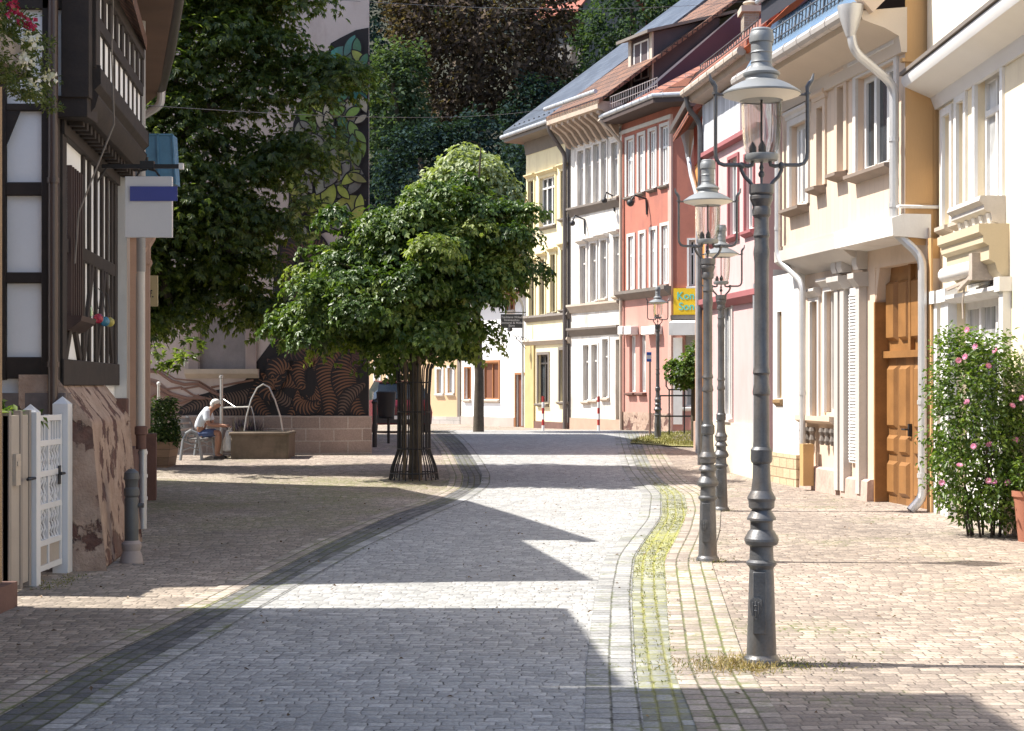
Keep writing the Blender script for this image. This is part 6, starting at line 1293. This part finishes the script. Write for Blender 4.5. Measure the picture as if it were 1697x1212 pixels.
def furniture():
    for px, lb in ((900, 'thin red and white post before the yellow house'), (992, 'thin red and white post before the weathered white house')):
        d = 48.5; p = (X(px,d), d, gz(d)); r = thing('barrier_post', lb, 'barrier post', p, 'red and white posts at the crest'); h = Z(657, d)-p[2]; rd, wt = mat('post red', (.40,.03,.025), .5), M['whitetrim']
        for k in range(6): mb = MB(); mb.tube([(p[0],d,p[2]+h*k/6),(p[0],d,p[2]+h*(k+1)/6)], .042, 8); mb.build('band', wt if k % 2 == 0 else rd, r)
    d = 44; p = (X(1077,d), d, gz(d)); r = thing('parking_sign', 'small blue and white street sign on a slim brown pole', 'sign', p); mb = MB(); mb.tube([p,(p[0],d,Z(584,d))], .03, 8); mb.build('pole', mat('brown pole', (.20,.12,.09), .6), r)
    mb = MB(); mb.box(X(1071,d), X(1079.5,d), d-.05, d-.035, Z(600,d), Z(583.5,d)); pn = mb.build('panel', M['whitetrim'], r); mb = MB(); mb.box(X(1071.4,d), X(1079,d), d-.058, d-.052, Z(588.5,d), Z(584.5,d)); mb.box(X(1071.4,d), X(1079,d), d-.058, d-.052, Z(599.5,d), Z(595.5,d)); mb.build('blue_field', mat('sign blue', (.03,.10,.42), .4), pn)
    # ball crowned tree and hoop railing by the shop
    d = 38.5; z = gz(d); x = X(1149, d); r = thing('ball_tree', 'small round crowned tree on a thin trunk by the shop', 'tree', (x, d, z)); P = [(1104,605),(1112,598),(1130,596),(1140,580),(1152,568),(1175,572),(1185,600),(1180,632),(1150,642),(1122,640),(1108,625)]
    W, o = crown_points(P, d, .5, 170, 30, .6); C, N, D = clumps(W, o, 16, .12); kites('crown', C, N, D, RNG.uniform(.07,.12,len(C)), .07, M['maple'], r); mb = MB(); mb.tube([(x,d,z-.03),(x,d,Z(625,d))], [.07,.05], 10); mb.build('trunk', M['bark'], r)
    d = 42; z = gz(d); r = thing('hoop_railing', 'low black railing with two framed panels before the shop', 'railing', (X(1120,d), d, z)); k = lambda px: X(px, d); v = lambda py: Z(py, d); mb = MB()
    for y in (656, 690): mb.tube([(k(1092),d,v(y)),(k(1152),d,v(y))], .022, 6)
    for px in (1094, 1109, 1134, 1151): mb.tube([(k(px),d,z),(k(px),d,v(656 if px not in (1109, 1134) else 646))], .02, 6)
    mb.tube([(k(1104),d,v(608)),(k(1104),d,v(640)),(k(1108),d,v(646)),(k(1135),d,v(646)),(k(1139),d,v(640)),(k(1139),d,v(612))], .02, 6); mb.build('bars', M['black'], r)
    # overhead wires
    for (a, da, b, db, lb) in (((232,174),20,(905,181),56,'thin overhead wire strung across the street below the hill'),((560,0),34,(1240,2),50,'thin overhead wire crossing high before the copper beech')):
        p, q = Vector((X(a[0],da),da,Z(a[1],da))), Vector((X(b[0],db),db,Z(b[1],db))); t = thing('overhead_wire', lb, 'cable', tuple(p)); mb = MB(); mb.tube([p.lerp(q, i/24)-Vector((0,0,.9*(i/24)*(1-i/24))) for i in range(25)], .006, 5); mb.build('strand', M['iron'], t)
    # lawn by the far lamp
    P = [(1043,736),(1060,727),(1100,720),(1160,716),(1230,716),(1200,735),(1150,742),(1110,741)]; V = []
    for p in P: g = G(*p); V.append((g[0], g[1], g[2]+.03))
    mb = MB(); mb.add(V, [list(range(len(V)))]); o = mb.build('lawn', M['grassground'], None, flat=True); o['kind'] = 'structure'
    n = 5000; x = RNG.uniform(1043,1220,n); y = RNG.uniform(717,742,n); kk = inpoly(x, y, P); C = np.array([G(a, b) for a, b in zip(x[kk], y[kk])]); C[:, 2] += .03; D = RNG.normal(size=C.shape)*.4+(0,0,1)
    gm = leafmat('dry grass', (.13,.14,.035), (.22,.21,.06), (.34,.29,.12), .2); o = kites('grass', C, unit(len(C)), D, RNG.uniform(.04,.12,len(C)), .012, gm); o['kind'] = 'stuff'; o['label'] = 'short dry lawn grass by the far street lamp'
    # tufts round the lamp feet and in the gutter joints
    cs = []; g0 = G(1262,1101)
    for i in range(900): a = RNG.uniform(0, 6.28); q = abs(RNG.normal())*.16+.1; cs.append((g0[0]+q*math.cos(a)*1.7-.08, g0[1]+q*math.sin(a)*.8-.06))
    for gp, nn in (((1173,931),160),((1195,847),100),((300,955),0)):
        g = G(*gp)
        for i in range(nn): a = RNG.uniform(0, 6.28); q = abs(RNG.normal())*.1+.1; cs.append((g[0]+q*math.cos(a), g[1]+q*math.sin(a)))
    for i in range(5200):
        y = RNG.uniform(9, 27); f = RNG.random(); u = RNG.choice([0., .33, .66, 1.0]) if y < 14 else RNG.random()
        if 14 < y < 17.5 or 18.5 < y < 23 or RNG.random() < .35: cs.append((float(eR0(y)+(eR1(y)-eR0(y))*u+RNG.normal()*.012), y))
    for i in range(260): y = RNG.uniform(13.2, 14.3); cs.append((-3.95+RNG.normal()*.08, y))
    C = np.array([(a, b, gz(b)+.008) for a, b in cs]); D = RNG.normal(size=C.shape)*.8+(0,0,.6); o = kites('grass', C, unit(len(C)), D, RNG.uniform(.012,.034,len(C)), .007, leafmat('joint grass', (.10,.13,.03), (.19,.20,.05), (.33,.25,.12), .2)); o['kind'] = 'stuff'; o['label'] = 'dry grass tufts in the paving joints'
furniture()
def straw():
    m = leafmat('dry straw tufts', (.24,.17,.07), (.38,.29,.13), (.48,.40,.22), .2); n = 1500; x = 1262-np.abs(RNG.normal(size=n))*60+RNG.uniform(-10,34,n); y = 1104+RNG.normal(size=n)*7+(1262-x)*.05
    C = np.array([G(a, b) for a, b in zip(x, y)]); C[:, 2] += .012; D = RNG.normal(size=C.shape)*.8+(0,0,.45); o = kites('grass', C, unit(n), D, RNG.uniform(.02,.06,n), .005, m); o['kind'] = 'stuff'; o['label'] = 'dry straw coloured grass at the foot of the nearest lamp'
    n = 420; ys = RNG.uniform(8, 30, n); xs = RNG.uniform(-4.5, 5.2, n); C = np.stack([xs, ys, [gz(a)+.02 for a in ys]], 1); D = RNG.normal(size=C.shape)*(1,1,.15); N = RNG.normal(size=C.shape)*.35+(0,0,1)
    o = kites('leaf_litter', C, N, D, RNG.uniform(.02,.05,n), .022, leafmat('fallen leaves', (.10,.06,.03), (.17,.10,.05), (.24,.17,.07), .1)); o['kind'] = 'stuff'; o['label'] = 'scattered small fallen leaves on the paving'
straw()

# ---------------------------------------------------------------- wooded hill
def hill_tree(name, label, cx, cy, w_, h, d, m, leafs, size, thick=None, P=None, droop=.3, group='trees on the wooded hill', per=12):
    x = X(cx, d); z = hz(d); r = thing(name, label, 'tree', (x, d, z), group)
    if P is None:
        rr = random.Random(cx*7+cy); P = []
        for i in range(22): a = 2*math.pi*i/22; q = 1+.16*math.sin(a*3+rr.random()*6)+rr.uniform(-.1,.1); P.append((cx+w_/2*q*math.cos(a), cy+h/2*q*math.sin(a)))
    th = thick or w_/2/F_PX*d*.8; W, o = crown_points(P, d, th, leafs//per, min(w_, h)*.45, .45); C, N, D = clumps(W, o, per, max(.5, w_/F_PX*d*.065), .7, .6, droop); kites('crown', C, N, D, RNG.uniform(.7,1.3,len(C))*size, size*.62, m, r)
    zb = Z(cy+h*.2, d); mb = MB(); mb.tube([(x,d,min(z-.5,zb-1)),(x+.1,d,zb),(x-.1,d,Z(cy-h*.2,d))], [.4,.32,.1], 8); mb.build('trunk', M['bark'], r)
def hill_forest():
    bp = [(640,-60),(950,-60),(945,40),(930,100),(945,150),(935,205),(890,235),(840,225),(800,190),(760,215),(735,225),(705,180),(690,110),(650,60)]
    hill_tree('copper_beech', 'large copper beech with dark red brown leaves on the hill', 790, 80, 320, 330, 84, M['beech'], 15000, .33, 4.6, bp)
    T = [('pale bushy tree on the hill at the mural house edge', 655, 190, 110, 260, 78, 'woodpale', 5200, .27),
         ('dark tree below the copper beech, beside the pale bushy tree', 700, 300, 150, 190, 72, 'wooddark', 4200, .26),
         ('dark tree on the hill right under the copper beech', 800, 270, 170, 170, 73, 'wooddark', 4200, .26),
         ('bright green tree high on the hill above the slate roof', 1050, 60, 190, 240, 90, 'woodgreen', 6500, .3),
         ('pale green tree beside the timbered hill house', 950, 170, 90, 130, 86, 'woodpale', 3200, .25),
         ('tall dark tree on the hill behind the leaf mural', 600, 60, 150, 260, 98, 'wooddark', 4200, .3),
         ('dark tree at the top of the hill above the copper beech', 760, -90, 260, 200, 112, 'woodgreen', 4800, .34),
         ('dark green tree behind the timbered hill house', 990, -40, 170, 220, 112, 'wooddark', 4200, .34),
         ('dark tree on the hill behind the white cottage', 880, 320, 150, 180, 68, 'wooddark', 3600, .25),
         ('low dark tree behind the lime tree crown', 720, 420, 190, 170, 66, 'wooddark', 3600, .25),
         ('dark tree high on the hill over the plum gable', 1150, -20, 160, 260, 100, 'woodgreen', 3600, .32),
         ('shaded tree on the hill behind the chestnut', 470, 90, 260, 330, 92, 'wooddark', 4200, .32),
         ('low shaded tree hidden behind the mural house', 560, 330, 170, 200, 75, 'wooddark', 2600, .28),
         ('dark gap filling tree between copper beech and slate roof', 890, 210, 110, 160, 80, 'wooddark', 3600, .25)]
    for lb, cx, cy, w_, h, d, m, n, s_ in T: hill_tree('hill_tree', lb, cx, cy, w_, h, d, M[m], n, s_)
    d = 71; x = X(845, d); z = hz(d); r = thing('blue_conifer', 'small blue green conifer behind the yellow house', 'tree', (x, d, z)); W = []
    for i in range(420): t = RNG.random()**.7; a = RNG.uniform(0, 6.28); q = (1.25*(t)+.08)*RNG.random()**.4; W.append((x+q*math.cos(a), d+q*math.sin(a), Z(228,d)-t*4.2))
    W = np.array(W); o = W-np.array((x,d,0)); o[:, 2] = .9; o /= np.linalg.norm(o, axis=1, keepdims=True); C, N, D = clumps(W, o, 14, .22, .8, .2, -.6); kites('crown', C, N, D, .26, .045, M['conifer'], r); mb = MB(); mb.tube([(x,d,z-.3),(x,d,Z(235,d))], [.2,.03], 8); mb.build('trunk', M['bark'], r)
    # half timbered villa high on the hill
    F = Fac(pt(908, 97), pt(966, 95)); r = thing('hill_villa', 'half timbered villa with red roof half hidden high on the hill', 'house', F(1, 0, hz(96))); z0 = hz(97)-3; ze = F.at(935, 8)[1]
    body(F, r, z0, ze, [], mat('grey villa panel', (.16,.15,.14), .9, .15), 6, 3); mb = MB(F)
    for y in (2, 48, 105): z = F.at(936, y)[1]; mb.box(0, F.L, -.02, .06, z-.13, z+.13)
    for px in (909, 922, 936, 950, 964): a = F.s(px); mb.box(a-.1, a+.1, -.02, .05, z0, ze)
    for p0, p1 in (((909,48),(922,105)),((950,105),(964,48)),((922,48),(936,10)),((950,10),(936,48))): a0, c0 = F.at(*p0); a1, c1 = F.at(*p1); mb.beam((a0,.03,c0),(a1,.03,c1),.05,.2,(1,0,0))
    mb.build('timber_frame', M['timber'], r); gable_roof(F, r, ze, 6, 3, mat('villa red roof', (.30,.09,.06), .8), ov=.8, ovs=(.8,.3))
    for c in ((940,958,160,185),(942,956,200,215)): h = F.rect(*c); window(F, r, h, b=.12, nv=1, tr=0, fm=M['whitetrim'], sur=.08)
hill_forest()
# ================================================================ bench, man with bag
def skin(name, joints, edges, mats, parent, origin, sub=1, root=0):
    bm = bmesh.new(); lay = bm.verts.layers.skin.new(); V = []
    for i, (p, r) in enumerate(joints):
        v = bm.verts.new((origin[0]+p[0]-wloc(parent)[0], origin[1]+p[1]-wloc(parent)[1], origin[2]+p[2]-wloc(parent)[2])); rr = r if isinstance(r, tuple) else (r, r); v[lay].radius = rr; v[lay].use_root = (i == root); V.append(v)
    for a, b in edges: bm.edges.new((V[a], V[b]))
    me = bpy.data.meshes.new(name); bm.to_mesh(me); bm.free(); me.materials.append(mats)
    o = bpy.data.objects.new(name, me); COL.objects.link(o); o.parent = parent
    s = o.modifiers.new('skin', 'SKIN'); s.use_smooth_shade = True; s.branch_smoothing = .3
    m = o.modifiers.new('subsurf', 'SUBSURF'); m.levels = sub; m.render_levels = sub+1; return o
def bench_and_man():
    g = G(345, 763); ox, oy, oz = g
    fr = lambda a, b, c: (ox+a, oy+b, oz+c)
    al = mat('grey cast bench frame', (.25,.26,.27), .45, .12, 4, .06, metal=.3); wd = mat('grey bench slats', (.24,.23,.22), .6, .2, 4, .2)
    r = thing('park_bench', 'grey park bench with ringed arched end frame facing the fountain', 'bench', g)
    for y in (0, 1.45):
        mb = MB(fr); mb.tube([(-.58,y,0),(-.55,y,.22),(-.52,y,.42),(-.46,y,.56),(-.36,y,.62),(-.25,y,.57),(-.19,y,.42),(-.155,y,.2),(-.13,y,0)], .032, 8)
        mb.tube([(-.33+.105*math.cos(t),y,.44+.105*math.sin(t)) for t in np.linspace(0, 2*math.pi, 19)], .014, 6, False); mb.tube([(-.53,y,.40),(-.33,y,.325),(-.08,y,.43)], .02, 8); mb.tube([(-.55,y,.2),(-.36,y,.27),(-.16,y,.2)], .014, 6)
        mb.tube([(-.5,y,.40),(-.58,y,.55),(-.66,y,.74),(-.72,y,.86),(-.77,y,.87)], .024, 8); mb.build('end_frame', al, r)
    for i in range(5): mb = MB(fr); a = -.5+i*.095; mb.box(a, a+.075, -.05, 1.5, .435-.012*(i in (1,2,3)), .46-.012*(i in (1,2,3))); mb.build('seat_slat', wd, r)
    for i in range(3): mb = MB(fr); t = i/2; mb.beam((-.585-.10*t,-.05,.56+.25*t), (-.585-.10*t,1.5,.56+.25*t), .02, .085, (-.35,0,1)); mb.build('back_slat', wd, r)
    Y = .52; p = thing('person', 'white haired man in pale shirt and blue shorts bent forward on the bench', 'person', fr(-.27, Y, 0))
    sk = mat('tanned skin', (.36,.19,.125), .55, .1, 8, .05); J = []; E = []
    def add(pos, rad, par=None):
        J.append(((pos[0], pos[1]+Y, pos[2]), rad)); k = len(J)-1
        if par is not None: E.append((par, k))
        return k
    pel = add((-.28,0,.57), (.15,.12)); wa = add((-.27,0,.73), (.145,.115), pel); ch = add((-.19,0,.91), (.165,.125), wa); ub = add((-.10,0,1.02), (.12,.10), ch)
    nk = add((-.015,0,1.075), .056, ub); hb = add((.045,0,1.105), .066, nk); hd = add((.085,0,1.165), (.078,.098), hb); tp = add((.09,0,1.215), (.06,.07), hd); fc = add((.135,0,1.125), (.05,.055), hd); ns = add((.172,0,1.13), .014, fc)
    for s in (-1, 1):
        sh = add((-.12,.18*s,.985), .062, ch); el = add((-.055,.225*s,.735), .045, sh); fa = add((.10,.16*s,.715), .042, el); wr = add((.255,.085*s,.70), .028, fa); pm = add((.31,.06*s,.695), (.034,.02), wr)
        for k in range(4):
            b = add((.345,(.028+.021*k)*s,.70-.004*k), .010, pm); c = add((.385-.006*abs(k-1.5),(.022+.02*k)*s,.685), .009, b); add((.388-.008*abs(k-1.5),(.018+.018*k)*s,.655), .008, c)
        b = add((.315,.03*s,.725), .011, pm); add((.35,.012*s,.725), .009, b)
        hp = add((-.23,.095*s,.53), (.095,.09), pel); kn = add((.12,.11*s,.565), .062, hp); cf = add((.115,.11*s,.36), .058, kn); an = add((.09,.11*s,.10), .04, cf); add((.20,.115*s,.045), (.042,.03), an)
    skin('body', J, E, sk, p, fr(0,0,0), 1)
    shirt = mat('pale blue white shirt', (.66,.70,.74), .8, .06, 6, .1); J2 = [((-.28,Y,.60),(.18,.145)),((-.27,Y,.74),(.175,.14)),((-.195,Y,.915),(.19,.15)),((-.10,Y,1.03),(.14,.115)),((-.045,Y,1.065),(.08,.075))]; E2 = [(0,1),(1,2),(2,3),(3,4)]
    for s in (-1, 1): k = len(J2); J2 += [((-.12,Y+.185*s,.99),.088),((-.085,Y+.215*s,.86),.075),((-.07,Y+.22*s,.80),.072)]; E2 += [(2,k),(k,k+1),(k+1,k+2)]
    skin('shirt', J2, E2, shirt, p, fr(0,0,0), 1)
    J3 = [((-.285,Y,.60),(.175,.14)),((-.27,Y,.53),(.16,.12))]; E3 = [(0,1)]
    for s in (-1, 1): k = len(J3); J3 += [((-.19,Y+.1*s,.535),.11),((-.03,Y+.108*s,.555),.10),((.075,Y+.11*s,.565),.088)]; E3 += [(1,k),(k,k+1),(k+1,k+2)]
    skin('shorts', J3, E3, mat('blue shorts', (.055,.08,.17), .85, .25, 8, .1), p, fr(0,0,0), 1)
    mb = MB(fr); mb.ball((.055,Y,1.215), .092, .086, .062, 16, 10); mb.ball((-.005,Y,1.165), .055, .08, .075, 12, 8); mb.build('hair', mat('white hair', (.72,.70,.66), .8, .15, 20, .5, 90), p)
    for s in (-1, 1):
        mb = MB(fr); mb.ball((.155,Y+.032*s,1.15), .009); mb.build('eye', M['black'], p); mb = MB(fr); mb.ball((.07,Y+.085*s,1.14), .02, .012, .03); mb.build('ear', sk, p)
        mb = MB(fr); mb.ball((.155,Y+.115*s,.04), .125, .045, .042, 14, 8); mb.box(.04, .27, Y+.115*s-.042, Y+.115*s+.042, .0, .022); mb.build('shoe', mat('dark sandal', (.05,.04,.035), .7), p)
    t = thing('shopping_bag', 'white plastic shopping bag hanging from the hands of the seated man', 'bag', fr(.36, Y, .15)); mb = MB(fr); n = 18
    prof = [(.0,.17),(.10,.165),(.145,.19),(.15,.27),(.135,.38),(.10,.5),(.065,.58),(.045,.62)]; k0 = len(mb.L)
    for rr, z in prof:
        for j in range(n): w_ = 2*math.pi*j/n; q = rr*(1+.09*math.sin(5*w_+z*13)+.05*math.sin(9*w_-z*20)); mb.L.append((.35+q*math.cos(w_)*.95+(.38-z)*.06, Y+q*.62*math.sin(w_), z+.008*math.sin(3*w_)))
    for i in range(len(prof)-1):
        for j in range(n): a = k0+i*n+j; b = k0+i*n+(j+1) % n; mb.F.append([a,b,b+n,a+n]); mb.M.append(0)
    pb = mat('white plastic', (.70,.69,.68), .35, .06, 6, .3, 14); mb.build('sack', pb, t)
    for s in (-1, 1): mb = MB(fr); mb.tube([(.34,Y+.03*s,.60),(.345,Y+.045*s,.66),(.37,Y+.05*s,.695),(.385,Y+.035*s,.66),(.36,Y+.025*s,.60)], .012, 6); mb.build('handle', pb, t)
bench_and_man()
